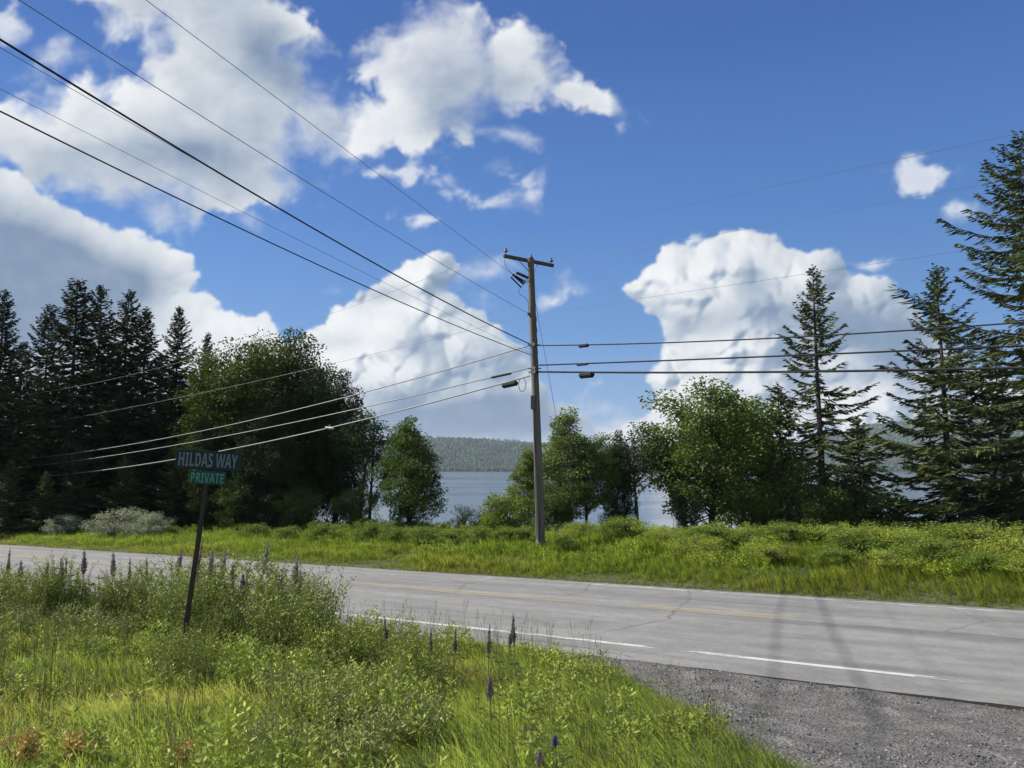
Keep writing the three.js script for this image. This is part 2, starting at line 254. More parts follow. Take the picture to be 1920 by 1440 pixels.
{ // one sheet from under the camera to the hills, fine near, coarse far
  const radii = [0]; let r = 0.5; while (r < 6000) { radii.push(r); r += Math.max(0.22, r * 0.022); }
  const NA = 460, pos = [], uv = [], idx = [];
  for (const q of radii) for (let a = 0; a <= NA; a++) { const t = a / NA * Math.PI * 2, x = Math.sin(t) * q, z = -Math.cos(t) * q; pos.push(x, landY(x, z), z); uv.push(x, z); }
  for (let k = 0; k < radii.length - 1; k++) for (let a = 0; a < NA; a++) { const o = k * (NA + 1) + a; idx.push(o, o + NA + 1, o + 1, o + 1, o + NA + 1, o + NA + 2); }
  const g = new THREE.BufferGeometry(); g.setAttribute('position', new THREE.Float32BufferAttribute(pos, 3)); g.setAttribute('uv', new THREE.Float32BufferAttribute(uv, 2)); g.setIndex(idx); g.computeVertexNormals();
  const tx = grain([512, 512], (u, v) => { const n = fbm(u * 16, v * 16, 4), m = gnoise(u * 90, v * 90); return [0.27 + 0.12 * n + 0.1 * m, 0.29 + 0.13 * n + 0.1 * m, 0.15 + 0.06 * n + 0.06 * m]; });
  tx.repeat.set(0.35, 0.35);
  structure(put('ground', g, mat(0xffffff, 1, { map: tx })));
}

// ---------------------------------------------------------------- road: worn grey asphalt, real edge, painted lines
{
  const S0 = -14, S1 = 76, LEN = S1 - S0;
  const cracks = new Float32Array(2048 * 512), rc = rngOf(31);            // dark cracks drawn into the asphalt's own colour
  const dot = (s, w, r, k) => { const ci = (s - S0) / LEN * 2048, cj = (w - WN) / (WF - WN) * 512, ri = Math.max(0.7, r / LEN * 2048), rj = Math.max(0.7, r / (WF - WN) * 512); for (let j = Math.floor(cj - rj); j <= cj + rj; j++) for (let i = Math.floor(ci - ri); i <= ci + ri; i++) if (i >= 0 && j >= 0 && i < 2048 && j < 512) { const d = ((i - ci) / ri) ** 2 + ((j - cj) / rj) ** 2; if (d < 1) cracks[j * 2048 + i] = Math.max(cracks[j * 2048 + i], k * (1 - d * 0.6)); } };
  const crack = (pts, r, k) => { for (let q = 0; q < pts.length - 1; q++) { const [a, b] = pts[q], [c, e] = pts[q + 1], n = Math.ceil(Math.hypot(c - a, e - b) / 0.015); for (let t = 0; t < n; t++) { const s = lerp(a, c, t / n), w = lerp(b, e, t / n); dot(s + 0.12 * gnoise(s * 1.3 + w * 2, 5) + 0.03 * gnoise(s * 9, w * 9), w + 0.10 * gnoise(s * 1.1, w + 9) + 0.025 * gnoise(s * 7 + 3, w * 7), r * (0.6 + 0.8 * rc()), k * (0.5 + 0.5 * rc())); } } };
  crack([[-14, 16.35], [4, 16.3], [20, 16.4], [76, 16.35]], 0.02, 0.55);
  crack([[-14, 15.1], [3, 15.0], [30, 15.15]], 0.016, 0.3); crack([[-14, 18.1], [40, 18.0]], 0.016, 0.3);
  crack([[6.3, 14.1], [5.9, 15.4], [6.1, 16.5]], 0.022, 0.6); crack([[6.1, 16.5], [6.4, 18.2], [6.9, 19.6]], 0.014, 0.4); crack([[6.3, 14.1], [6.9, 12.6]], 0.014, 0.4);
  crack([[8.2, 12.4], [6.2, 12.3], [5.2, 12.05]], 0.02, 0.6); crack([[12, 16.4], [12.8, 18], [12.4, 19.7]], 0.018, 0.5); crack([[17, 12.2], [16.5, 14.5], [17.6, 16.6]], 0.018, 0.5);
  crack([[23, 16.4], [23.6, 19.6]], 0.018, 0.5); crack([[29, 12], [29.8, 16.4]], 0.018, 0.5); crack([[-2, 12.2], [-3, 16.2]], 0.014, 0.3); crack([[9.5, 16.5], [9.1, 18], [9.8, 19.7]], 0.016, 0.45); crack([[20.5, 12.1], [20, 14.2], [20.8, 16.4]], 0.018, 0.5); crack([[1, 16.4], [0.4, 18], [1.2, 19.6]], 0.013, 0.35);
  const tx = grain([2048, 512], (u, v, i, j) => {
    const s = S0 + u * LEN, w = WN + v * (WF - WN), lane = w < W_MID ? w - W_NEAR : W_FAR - w;
    const worn = Math.exp(-(((lane - 0.85) / 0.35) ** 2)) + Math.exp(-(((lane - 2.55) / 0.35) ** 2));
    let a = 0.49 + 0.022 * worn + 0.05 * fbm(s * 0.35, w * 2.2, 4) + 0.035 * fbm(s * 1.9 + 7, w * 3, 3) + 0.075 * (RND[(i * 733 + j * 9176) & 65535] - 0.5);
    a -= 0.035 * sstep(0.1, 0.35, fbm(s * 0.12 + 3, w * 0.9, 3));
    a -= 0.30 * cracks[j * 2048 + i];
    return [a, a * 0.992, a * 0.962];
  });
  tx.wrapS = tx.wrapT = THREE.ClampToEdgeWrapping;
  const bump = grain([512, 512], (u, v, i, j) => { const b = 0.5 + 0.3 * (RND[(i * 3571 + j * 911) & 65535] - 0.5) + 0.25 * gnoise(u * 128, v * 128); return [b, b, b]; }, false); bump.repeat.set(90, 8);
  const pos = [], uv = [], idx = [], NS = 360, prof = [];
  for (let k = 0; k <= 16; k++) prof.push(k / 16);
  const side = { p: [], i: [] };
  for (let q = 0; q <= NS; q++) for (let k = 0; k <= 16; k++) {
    const s = S0 + LEN * q / NS, v = clamp(k, 0, 16) / 16, edge = (k <= 0 ? 0.07 * gnoise(s * 1.7, 1.5) + 0.03 * gnoise(s * 6, 8) : k >= 16 ? 0.09 * gnoise(s * 1.1, 7.5) : 0), w = WN + v * (WF - WN) + edge, [x, z] = xz(s, w);
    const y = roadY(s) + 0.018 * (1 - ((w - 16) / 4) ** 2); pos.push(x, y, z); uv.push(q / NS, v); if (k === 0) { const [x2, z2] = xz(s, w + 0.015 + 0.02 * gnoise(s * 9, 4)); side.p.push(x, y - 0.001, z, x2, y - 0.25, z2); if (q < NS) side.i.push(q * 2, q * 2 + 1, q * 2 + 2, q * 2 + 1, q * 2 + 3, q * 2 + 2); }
  }
  for (let q = 0; q < NS; q++) for (let k = 0; k < 16; k++) { const o = q * 17 + k; idx.push(o, o + 1, o + 17, o + 1, o + 18, o + 17); }
  const g = new THREE.BufferGeometry(); g.setAttribute('position', new THREE.Float32BufferAttribute(pos, 3)); g.setAttribute('uv', new THREE.Float32BufferAttribute(uv, 2)); g.setIndex(idx); g.computeVertexNormals();
  const road = structure(put('road', g, mat(0xffffff, 0.78, { map: tx, bumpMap: bump, bumpScale: 0.004 })));
  { const sg = new THREE.BufferGeometry(); sg.setAttribute('position', new THREE.Float32BufferAttribute(side.p, 3)); sg.setIndex(side.i); sg.computeVertexNormals(); put('shaded_broken_edge', sg, mat(rgb(0.055, 0.052, 0.048), 1), road); }  // broken asphalt lip; its near-black colour also carries the shade below it
  // painted lines, flaked
  const flake = (seed, s0, s1, keep) => grain([2048, 32], (u, v) => { const s = lerp(s0, s1, u), n = fbm(s * 2.2 + seed, v * 3, 4) + 0.6 * gnoise(s * 11, v * 9), long = fbm(s * 0.35 + seed * 3, 0.4, 3), e = Math.min(v, 1 - v) * 9; const k = sstep(-0.14, 0.14, n * 0.6 + long * 0.6 + keep(s) + Math.min(0, e - 0.7)); return [k, k, k]; }, false);
  const line = (name, w, wide, s0, s1, color, amount, seed, keep) => {
    const p = [], t = [], ix = [], n = 90;
    for (let q = 0; q <= n; q++) for (const v of [0, 1]) { const s = lerp(s0, s1, q / n), ww = w + (v - 0.5) * wide + 0.03 * gnoise(s * 0.3, seed), [x, z] = xz(s, ww); p.push(x, roadY(s) + 0.018 * (1 - ((ww - 16) / 4) ** 2) + 0.005, z); t.push(clamp(q / n, 0.001, 0.999), clamp(v, 0.02, 0.98)); }
    for (let q = 0; q < n; q++) ix.push(q * 2, q * 2 + 1, q * 2 + 2, q * 2 + 1, q * 2 + 3, q * 2 + 2);
    const lg = new THREE.BufferGeometry(); lg.setAttribute('position', new THREE.Float32BufferAttribute(p, 3)); lg.setAttribute('uv', new THREE.Float32BufferAttribute(t, 2)); lg.setIndex(ix); lg.computeVertexNormals();
    const m = structure(put(name, lg, mat(color, 0.7, { alphaMap: flake(seed, s0, s1, keep), transparent: true, opacity: amount }))); m.castShadow = false; return m;
  };
  line('white_edge_line', W_NEAR, 0.14, -0.5, 70, rgb(0.66, 0.66, 0.62), 0.78, 2.2, s => 0.26 - 0.7 * sstep(2.2, 0.2, s) - 0.5 * Math.exp(-(((s - 4.95) / 0.35) ** 2)) - 0.35 * Math.exp(-(((s - 8) / 1.2) ** 2)));
  line('white_edge_line', W_FAR, 0.11, -12, 70, rgb(0.72, 0.72, 0.68), 0.8, 5.7, s => 0.2 - 0.5 * sstep(7.5, 11, s));
  line('yellow_centre_line', W_MID + 0.13, 0.11, 3.0, 72, rgb(0.56, 0.42, 0.17), 0.58, 8.1, s => 0.16 - 0.5 * sstep(3.8, 3.1, s));
  line('yellow_centre_line', W_MID - 0.14, 0.11, 3.2, 72, rgb(0.56, 0.42, 0.17), 0.42, 11.3, s => 0.02 - 0.5 * sstep(4.2, 3.3, s));
}

// ---------------------------------------------------------------- gravel turning
{
  const pos = [], uv = [], idx = [], ids = new Map(), ST = 0.22;
  const at = (i, j) => { const key = i * 4096 + j; if (!ids.has(key)) { const s = -16 + i * ST, w = -6 + j * ST, [x, z] = xz(s, w); ids.set(key, pos.length / 3); pos.push(x, landY(x, z) + 0.006 + 0.012 * gnoise(x * 2, z * 2), z); uv.push(x, z); } return ids.get(key); };
  for (let i = 0; i < 400; i++) for (let j = 0; j < 82; j++) { const s = -16 + (i + 0.5) * ST, w = -6 + (j + 0.5) * ST; if (w < WN + 0.15 && gravelSide(s, Math.min(w, WN - 0.01)) + 0.25 * gnoise(s * 1.5, w * 1.5) > -0.15) { const a = at(i, j), b = at(i + 1, j), c = at(i, j + 1), d = at(i + 1, j + 1); idx.push(a, b, c, b, d, c); } }
  const g = new THREE.BufferGeometry(); g.setAttribute('position', new THREE.Float32BufferAttribute(pos, 3)); g.setAttribute('uv', new THREE.Float32BufferAttribute(uv, 2)); g.setIndex(idx); g.computeVertexNormals();
  const tx = grain([1024, 1024], (u, v, i, j) => { const p = puff(u * 64, v * 64), q = puff(u * 130 + 3, v * 130), b = 0.19 + 0.15 * p + 0.12 * q + 0.12 * fbm(u * 5, v * 5, 4) + 0.16 * (RND[(i * 613 + j * 2311) & 65535] - 0.5); return [b * 1.03, b, b * 0.96]; }); tx.repeat.set(0.5, 0.5);
  const bp = grain([1024, 1024], (u, v) => { const p = Math.max(puff(u * 64, v * 64), 0.7 * puff(u * 130 + 3, v * 130)); return [p, p, p]; }, false); bp.repeat.set(0.5, 0.5);
  structure(put('gravel_turning', g, mat(0xffffff, 0.95, { map: tx, bumpMap: bp, bumpScale: 0.02 })));
  // loose stones
  const rs = rngOf(77), spots = [[], [], []];
  for (let n = 0; n < 52000; n++) { const s = lerp(-9, 14, rs()), w = lerp(3.5, WN + 0.03, rs()), d = gravelSide(s, Math.min(w, WN - 0.01)); if (d < -0.12) continue; const rut = fbm(s * 0.45 + 2, w * 0.75, 3); if (rs() > 0.55 + 1.3 * rut) continue; const [x, z] = xz(s, w); spots[n % 3].push([x, z, rs(), rs(), rs()]); }
  const grav = (seed) => { const g2 = new THREE.IcosahedronGeometry(1, 0), p = g2.attributes.position, h = {}; const r2 = rngOf(seed); for (let k = 0; k < p.count; k++) { const key = [p.getX(k), p.getY(k), p.getZ(k)].map(v => v.toFixed(2)).join(); h[key] ??= 0.7 + 0.5 * r2(); p.setXYZ(k, p.getX(k) * h[key] * 1.2, p.getY(k) * h[key] * 0.7, p.getZ(k) * h[key]); } g2.computeVertexNormals(); return g2; };
  const M = new THREE.Matrix4(), Q = new THREE.Quaternion(), Eu = new THREE.Euler();
  spots.forEach((list, v) => {
    const im = new THREE.InstancedMesh(grav(5 + v), mat(0xffffff, 0.9), list.length); im.name = numbered('gravel'); im.userData.kind = 'stuff'; tag(im, 'loose grey crushed stones scattered over the roadside turning', 'gravel'); im.castShadow = im.receiveShadow = true;
    list.forEach(([x, z, a, b, c], k) => { const size = 0.006 + 0.016 * a * a * a * a + 0.004 * b; Eu.set(a * 6, b * 6, c * 6); M.compose(new THREE.Vector3(x, landY(x, z) + 0.008, z), Q.setFromEuler(Eu), new THREE.Vector3(size, size, size)); im.setMatrixAt(k, M); const t = 0.08 + 0.19 * c * c; im.setColorAt(k, rgb(t * (1 + 0.06 * (b - 0.3)), t, t * 0.97)); });
    scene.add(im);
  });
}

// ---------------------------------------------------------------- lake and far hills
{
  const g = new THREE.BufferGeometry(), pos = [], uv = [], idx = [];
  const rows = 60, cols = 80; for (let j = 0; j <= rows; j++) for (let i = 0; i <= cols; i++) { const d = 30 * Math.pow(3600 / 30, j / rows), t = lerp(-1.15, 1.15, i / cols); pos.push(Math.sin(t) * d, LAKE, -Math.cos(t) * d); uv.push(Math.sin(t) * d, -Math.cos(t) * d); }
  for (let j = 0; j < rows; j++) for (let i = 0; i < cols; i++) { const o = j * (cols + 1) + i; idx.push(o, o + 1, o + cols + 1, o + 1, o + cols + 2, o + cols + 1); }
  g.setAttribute('position', new THREE.Float32BufferAttribute(pos, 3)); g.setAttribute('uv', new THREE.Float32BufferAttribute(uv, 2)); g.setIndex(idx); g.computeVertexNormals();
  const wave = grain([512, 512], (u, v) => { const tau = Math.PI * 2; let b = 0.5; const r = rngOf(3); for (let k = 0; k < 26; k++) { const a = Math.round((r() - 0.5) * 26), c = Math.round(4 + r() * 30), ph = r() * tau; b += 0.028 * Math.sin(tau * (a * u + c * v) + ph + 1.2 * Math.sin(tau * (u * 2 + v) + ph)); } return [b, b, b]; }, false); wave.repeat.set(0.05, 0.05);
  const bands = grain([512, 512], (u, v) => { const n = fbm(u * 5 + 2, v * 22, 4), k = 0.5 + 0.42 * sstep(-0.3, 0.35, n); return [k, k, k]; }, false); bands.repeat.set(1 / 900, 1 / 900);
  const lake = structure(put('lake', g, new THREE.MeshPhysicalMaterial({ color: rgb(0.05, 0.08, 0.115), roughness: 0.22, roughnessMap: bands, ior: 1.333, bumpMap: wave, bumpScale: 0.02 })));
  lake.castShadow = false;
}
const hillSpecs = [   // bearing and height profile in pixels of the photograph give each ridge's crest; distance from the lake's width
  { name: 'far_hills', dist: 5200, depth: 1500, crest: [[-200, 838], [500, 826], [700, 828], [800, 822], [900, 824], [1000, 829], [1200, 836], [1500, 840], [2200, 842]], trees: 5000, size: 16 },
  { name: 'wooded_hills', dist: 2560, depth: 1500, crest: [[-400, 834], [300, 836], [600, 838], [760, 830], [850, 826], [950, 831], [1060, 834], [1150, 838], [1300, 846], [1450, 838], [1560, 815], [1640, 798], [1720, 788], [1850, 772], [2000, 770], [2300, 790]], trees: 34000, size: 9.5 },
];
const crownGeo = (() => { const g = mergeVertices(new THREE.IcosahedronGeometry(1, 1).deleteAttribute('normal').deleteAttribute('uv')), p = g.attributes.position, r = rngOf(9); for (let k = 0; k < p.count; k++) { const q = 0.72 + 0.5 * r(); p.setXYZ(k, p.getX(k) * q, p.getY(k) * q, p.getZ(k) * q); } g.computeVertexNormals(); return g.toNonIndexed(); })();
for (const h of hillSpecs) {
  const crestY = px => { const c = h.crest; let k = 0; while (k < c.length - 2 && px > c[k + 1][0]) k++; const t = clamp((px - c[k][0]) / (c[k + 1][0] - c[k][0])); return lerp(c[k][1], c[k + 1][1], t * t * (3 - 2 * t)); };
  const dir = px => { const r = rayOf(px, 880); return Math.atan2(r.x, -r.z); };
  const a0 = dir(-700), a1 = dir(2600), NA = 240, NR = 40, pos = [], idx = [];
  const hy = (a, t) => { const px = 960 + FPX / CP * Math.tan(a) * 1.0, dist = h.dist + t * h.depth, el = (880 - crestY(px)) / FPX * Math.cos(a), top = EYE + el * (h.dist + 0.72 * h.depth) / Math.cos(a) * 0.985; const bump = 1 + 0.16 * fbm(a * 9, t * 3 + h.dist, 3) * (1 - Math.abs(t - 0.72)); return LAKE - 1 + (top - LAKE) * (t < 0.72 ? sstep(-0.06, 0.74, t) * 0.6 + 0.4 * t / 0.72 : 1 - 0.5 * (t - 0.72)) * bump; };
  for (let j = 0; j <= NR; j++) for (let i = 0; i <= NA; i++) { const a = lerp(a0, a1, i / NA), t = j / NR, d = (h.dist + t * h.depth) / Math.max(0.55, Math.cos(a)); pos.push(Math.sin(a) * d, hy(a, t), -Math.cos(a) * d); }
  for (let j = 0; j < NR; j++) for (let i = 0; i < NA; i++) { const o = j * (NA + 1) + i; idx.push(o, o + 1, o + NA + 1, o + 1, o + NA + 2, o + NA + 1); }
  const g = new THREE.BufferGeometry(); g.setAttribute('position', new THREE.Float32BufferAttribute(pos, 3)); g.setIndex(idx); g.computeVertexNormals();
  structure(put(h.name, g, mat(rgb(0.035, 0.06, 0.02), 1)));
  const r = rngOf(h.dist), im = new THREE.InstancedMesh(crownGeo, mat(0xffffff, 1), h.trees), M = new THREE.Matrix4();
  im.name = numbered('forest'); im.userData.kind = 'stuff'; tag(im, h.dist < 4000 ? 'unbroken green forest covering the hills across the lake' : 'hazy forest on the farthest ridge behind the lake', 'forest');
  for (let k = 0; k < h.trees; k++) { const a = lerp(dir(-60), dir(1980), r()), t = Math.pow(r(), 1.25) * 0.85, d = (h.dist + t * h.depth) / Math.max(0.55, Math.cos(a)), sz = h.size * (0.6 + 0.6 * r()); M.makeScale(sz * 0.75, sz, sz * 0.75).setPosition(Math.sin(a) * d, hy(a, t) + sz * 0.35, -Math.cos(a) * d); im.setMatrixAt(k, M); const con = gnoise(a * 30, t * 9) + 0.5 * (r() - 0.5) > 0.05, v = 0.75 + 0.5 * r(); im.setColorAt(k, con ? rgb(0.028 * v, 0.055 * v, 0.024 * v) : rgb(0.052 * v, 0.088 * v, 0.03 * v)); }
  im.receiveShadow = true; scene.add(im);
}
scene.fog = new THREE.FogExp2(new THREE.Color(0.74, 0.84, 1.0), 0.00008);

// ---------------------------------------------------------------- placing by the photograph: a pixel gives a direction, the land or a known depth gives the distance
function atDepth(px, py, depth) { const r = rayOf(px, py); return r.multiplyScalar(depth / -r.z).add(camera.position); }
function onLand(px, py) { const r = rayOf(px, py); let a = 1, b = 1; while (b < 400 && camera.position.y + r.y * b > landY(r.x * b, r.z * b)) { a = b; b *= 1.03; } for (let k = 0; k < 24; k++) { const m = (a + b) / 2; camera.position.y + r.y * m > landY(r.x * m, r.z * m) ? a = m : b = m; } return new THREE.Vector3(r.x * b, landY(r.x * b, r.z * b), r.z * b); }
const V = (x, y, z) => new THREE.Vector3(x, y, z);
function rod(a, b, r0, r1 = r0, seg = 10) { const d = b.clone().sub(a), g = new THREE.CylinderGeometry(r1, r0, d.length(), seg); g.applyQuaternion(new THREE.Quaternion().setFromUnitVectors(V(0, 1, 0), d.normalize())); return g.translate((a.x + b.x) / 2, (a.y + b.y) / 2, (a.z + b.z) / 2); }
function bar(a, b, w, h) { const d = b.clone().sub(a), g = new RoundedBoxGeometry(d.length(), h, w, 2, Math.min(w, h) * 0.12); g.rotateY(Math.atan2(-d.z, d.x)); return g.translate((a.x + b.x) / 2, (a.y + b.y) / 2, (a.z + b.z) / 2); }

// ---------------------------------------------------------------- utility pole
const PD = 28.9, poleFoot = V(1.06, landY(1.06, -PD), -PD), poleTop = atDepth(995.5, 484, PD);
const poleAt = py => { const y = atDepth(1000, py, PD).y, t = (y - poleFoot.y) / (poleTop.y - poleFoot.y); return poleFoot.clone().lerp(poleTop, t); };
const woodTex = grain([256, 1024], (u, v) => { const n = fbm(u * 46, v * 5, 4), k = fbm(u * 8 + 3, v * 2.2, 3), c = sstep(0.30, 0.42, gnoise(u * 60, v * 7 + 4)); const b = 0.38 + 0.13 * n + 0.10 * k - 0.16 * c; return [b * 1.04, b * 0.96, b * 0.86]; });
const woodBump = grain([256, 1024], (u, v) => { const b = 0.55 + 0.4 * fbm(u * 46, v * 5, 4) - 0.5 * sstep(0.30, 0.42, gnoise(u * 60, v * 7 + 4)); return [b, b, b]; }, false);
const poleWood = mat(0xffffff, 0.9, { map: woodTex, bumpMap: woodBump, bumpScale: 0.01 });
const steel = mat(rgb(0.30, 0.31, 0.32), 0.5, { metalness: 0.6 }), blackPlastic = mat(rgb(0.012, 0.012, 0.013), 0.85), porcelain = mat(rgb(0.13, 0.13, 0.14), 0.3), cableMat = mat(rgb(0.014, 0.014, 0.015), 0.8), wireMat = mat(rgb(0.16, 0.165, 0.17), 0.5, { metalness: 0.3 });
{
  const pole = tag(root('utility_pole', poleFoot.x, poleFoot.y, poleFoot.z), 'tall weathered wooden utility pole with crossarm standing in the grassy verge by the lake', 'utility pole');
  const L = v => v.clone().sub(poleFoot);
  const rAt = t => lerp(0.168, 0.122, t);
  { // shaft, leaning a little, with uv round and up
    const g = new THREE.CylinderGeometry(0.122, 0.17, 1, 28, 24), p = g.attributes.position, top = L(poleTop), low = -0.4;
    for (let k = 0; k < p.count; k++) { const t = p.getY(k) + 0.5, y = lerp(low, top.y, t), q = y / top.y; p.setXYZ(k, p.getX(k) * (1 + 0.02 * gnoise(t * 9, 2)) + top.x * q + 0.012 * Math.sin(t * 5), y, p.getZ(k) + top.z * q); }
    g.computeVertexNormals(); put('shaft', g, poleWood, pole);
  }
  const arm = V(0.81, 0, -0.586).normalize(), c = L(poleAt(487)).add(arm.clone().cross(V(0, 1, 0)).multiplyScalar(-0.175).setY(0));
  const armA = c.clone().addScaledVector(arm, -1.16), armB = c.clone().addScaledVector(arm, 1.24);
  put('crossarm', bar(armA, armB, 0.105, 0.13), mat(0xffffff, 0.85, { map: woodTex, color: rgb(0.62, 0.64, 0.58) }), pole);
  for (const k of [-1, 1]) put('brace', rod(c.clone().addScaledVector(arm, 0.46 * k).add(V(0, -0.06, 0)), L(poleAt(510)).addScaledVector(arm, 0.11 * k), 0.016), steel, pole);
  const insulator = (at, h) => {
    const g = new THREE.Group(); g.name = 'insulator'; g.position.copy(at); pole.add(g);
    put('pin', rod(V(0, 0, 0), V(0, h, 0), 0.018), steel, g);
    put('bell', new THREE.LatheGeometry([[0, 0.16], [0.035, 0.155], [0.042, 0.13], [0.03, 0.115], [0.032, 0.1], [0.075, 0.05], [0.085, 0.02], [0.07, 0.0], [0.0, 0.02]].map(q => new THREE.Vector2(...q)), 16).translate(0, h - 0.05, 0), porcelain, g);
    return g;
  };
  insulator(c.clone().addScaledVector(arm, -1.06).add(V(0, 0.06, 0)), 0.16);
  insulator(c.clone().addScaledVector(arm, 1.14).add(V(0, 0.06, 0)), 0.14);
  insulator(L(poleTop).add(V(0, -0.02, 0)), 0.06);
  // two fuse cut-outs reaching out below the arm
  for (const [px0, py0, px1, py1] of [[990, 521, 968, 511], [982, 532, 961, 514]]) {
    const a = L(atDepth(px0, py0, PD - 0.25)), b = L(atDepth(px1, py1, PD - 0.35)), g = new THREE.Group(); g.name = 'fuse_cutout'; pole.add(g);
    put('bracket', rod(L(poleAt(523)), a, 0.02), steel, g);
    const sheds = []; for (let k = 0; k < 6; k++) { const t0 = a.clone().lerp(b, k / 6), t1 = a.clone().lerp(b, (k + 0.55) / 6); sheds.push(rod(t0, t1, 0.075, 0.05, 12)); } sheds.push(rod(a, b, 0.04));
    put('barrel', mergeGeometries(sheds), blackPlastic, g);
    put('tube', rod(a.clone().add(V(-0.10, -0.16, 0.08)), b.clone().add(V(-0.06, -0.14, 0.08)), 0.028), blackPlastic, g);
    put('clip', rod(a, a.clone().add(V(-0.10, -0.16, 0.08)), 0.016), steel, g); put('clip', rod(b, b.clone().add(V(-0.06, -0.14, 0.08)), 0.016), steel, g);
  }
  put('spool', rod(L(poleAt(587)).add(V(-0.17, 0, 0.06)), L(poleAt(592)).add(V(-0.17, 0, 0.06)), 0.05), porcelain, pole);
  for (const py of [647, 691, 698]) { const q = L(poleAt(py)); put('cable_clamp', mergeGeometries([rod(q.clone().add(V(-0.24, 0, 0.05)), q.clone().add(V(0.24, 0, 0.05)), 0.028), rod(q.clone().add(V(0, -0.05, 0.2)), q.clone().add(V(0, 0.05, 0.2)), 0.04)]), steel, pole); }
  { const a = L(poleAt(742)).add(V(-0.12, 0, 0.13)), b = L(poleAt(768)).add(V(-0.12, 0, 0.13)); put('terminal_box', new RoundedBoxGeometry(0.16, a.y - b.y, 0.13, 2, 0.02).translate((a.x + b.x) / 2, (a.y + b.y) / 2, a.z), mat(rgb(0.10, 0.10, 0.09), 0.7), pole); }
  { const pts = []; for (let k = 0; k <= 20; k++) { const q = L(poleAt(lerp(768, 1010, k / 20))); pts.push(q.add(V(-0.10 - 0.002 * k, 0, 0.125 + 0.0012 * k))); } put('conduit', new THREE.TubeGeometry(new THREE.CatmullRomCurve3(pts), 24, 0.022, 8), mat(rgb(0.14, 0.13, 0.12), 0.7), pole); }
  { const pts = []; for (let k = 0; k <= 24; k++) { const q = L(poleAt(lerp(594, 742, k / 24))), o = 0.135 + 0.02 * Math.sin(k * 1.9); pts.push(q.add(V(o * 0.9, 0, 0.08 + 0.01 * Math.sin(k)))); } put('riser_wire', new THREE.TubeGeometry(new THREE.CatmullRomCurve3(pts), 48, 0.011, 6), cableMat, pole); }
  { const q = L(poleAt(520)); put('jumper', new THREE.TubeGeometry(new THREE.CatmullRomCurve3([armA.clone().addScaledVector(arm, 0.1).add(V(0, 0.2, 0)), armA.clone().add(V(0.05, -0.35, 0.1)), L(atDepth(961, 514, PD - 0.35))]), 20, 0.008, 5), cableMat, pole);
    put('jumper', new THREE.TubeGeometry(new THREE.CatmullRomCurve3([L(atDepth(982, 532, PD - 0.25)), L(atDepth(972, 548, PD - 0.3)), q.clone().add(V(-0.18, -0.9, 0.12)), L(poleAt(588)).add(V(-0.15, 0, 0.1))]), 24, 0.008, 5), cableMat, pole); }
}

// ---------------------------------------------------------------- wires: parabolas between real supports; heights are above the eye
const E3 = (x, y, z) => V(x, EYE + y, z);
function wire(name, a, b, sag, r, m, label, group, segs = 60) {
  const pts = []; for (let k = 0; k <= segs; k++) { const t = k / segs; pts.push(V(lerp(a.x, b.x, t), lerp(a.y, b.y, t) - 4 * sag * t * (1 - t), lerp(a.z, b.z, t))); }
  const o = a.clone(), g = new THREE.TubeGeometry(new THREE.CatmullRomCurve3(pts.map(p => p.clone().sub(o))), segs * 2, r, 6), w = put(name, g, m); w.position.copy(o);
  return tag(w, label, 'wire', group);
}
const onSpan = (a, b, sag, t) => V(lerp(a.x, b.x, t), lerp(a.y, b.y, t) - 4 * sag * t * (1 - t), lerp(a.z, b.z, t));
const QL = V(-12, 0, 0), up = (y, dx = 0, dz = 0) => E3(QL.x + dx, y, QL.z + dz);
wire('power_wire', E3(0.2, 7.32, -29.0), up(9.22), 0.02, 0.007, wireMat, 'thin primary wire from the fuse cut-outs over the road, topmost of the wires overhead', undefined);
wire('power_wire', E3(0.71, 5.86, -28.9), up(7.99), 0.32, 0.008, wireMat, 'thin neutral wire from the white spool crossing over the road', undefined);
wire('overhead_cable', E3(0.68, 4.73, -28.9), up(7.79), 0.55, 0.020, cableMat, 'thick black cable over the road, heaviest of those crossing towards the spruces', undefined);
wire('overhead_cable', E3(0.70, 4.32, -28.9), up(6.26), 0.47, 0.014, cableMat, 'black cable crossing the road, lowest of the wires overhead', undefined);
wire('overhead_cable', E3(0.70, 4.38, -28.9), up(6.22, 0.1), 0.15, 0.004, cableMat, 'hair-thin line crossing the road just above the lowest cable', undefined);
wire('overhead_cable', onSpan(E3(0.68, 4.73, -28.9), up(7.79), 0.55, 0.50), up(7.25), 0.10, 0.005, cableMat, 'thin drop line splitting off the thick cable over the road', undefined);
const far = (sp, y) => E3(1.06 + sp * DX, y, -28.9 + sp * DZ);
const lefts = [[E3(0.66, 4.67, -28.9), far(80, 2.05), 2.82, 0.022, wireMat, 'grey cable sagging past the dark spruces, topmost of three'], [E3(0.66, 3.81, -28.9), far(80, 0.14), 1.97, 0.022, wireMat, 'grey cable sagging past the dark spruces, middle one of three'], [E3(0.66, 3.51, -28.9), far(80, 1.22), 3.0, 0.028, wireMat, 'grey cable sagging past the dark spruces, lowest of three, behind the name sign']];
for (const [a, b, s, r, m, l] of lefts) wire('roadside_cable', a, b, s, r, m, l, 'cables along the road in front of the spruces', 90);
wire('power_wire', E3(-0.1, 8.41, -28.3), far(80, 8.66), 3.92, 0.007, wireMat, 'faint primary wire high across the dark spruces from the crossarm end over the road', 'primary wires before the spruces', 90);
wire('power_wire', E3(0.70, 5.86, -28.9), far(80, 2.25), 1.43, 0.007, wireMat, 'faint neutral wire across the spruces, from the spool below the crossarm', 'primary wires before the spruces', 90);
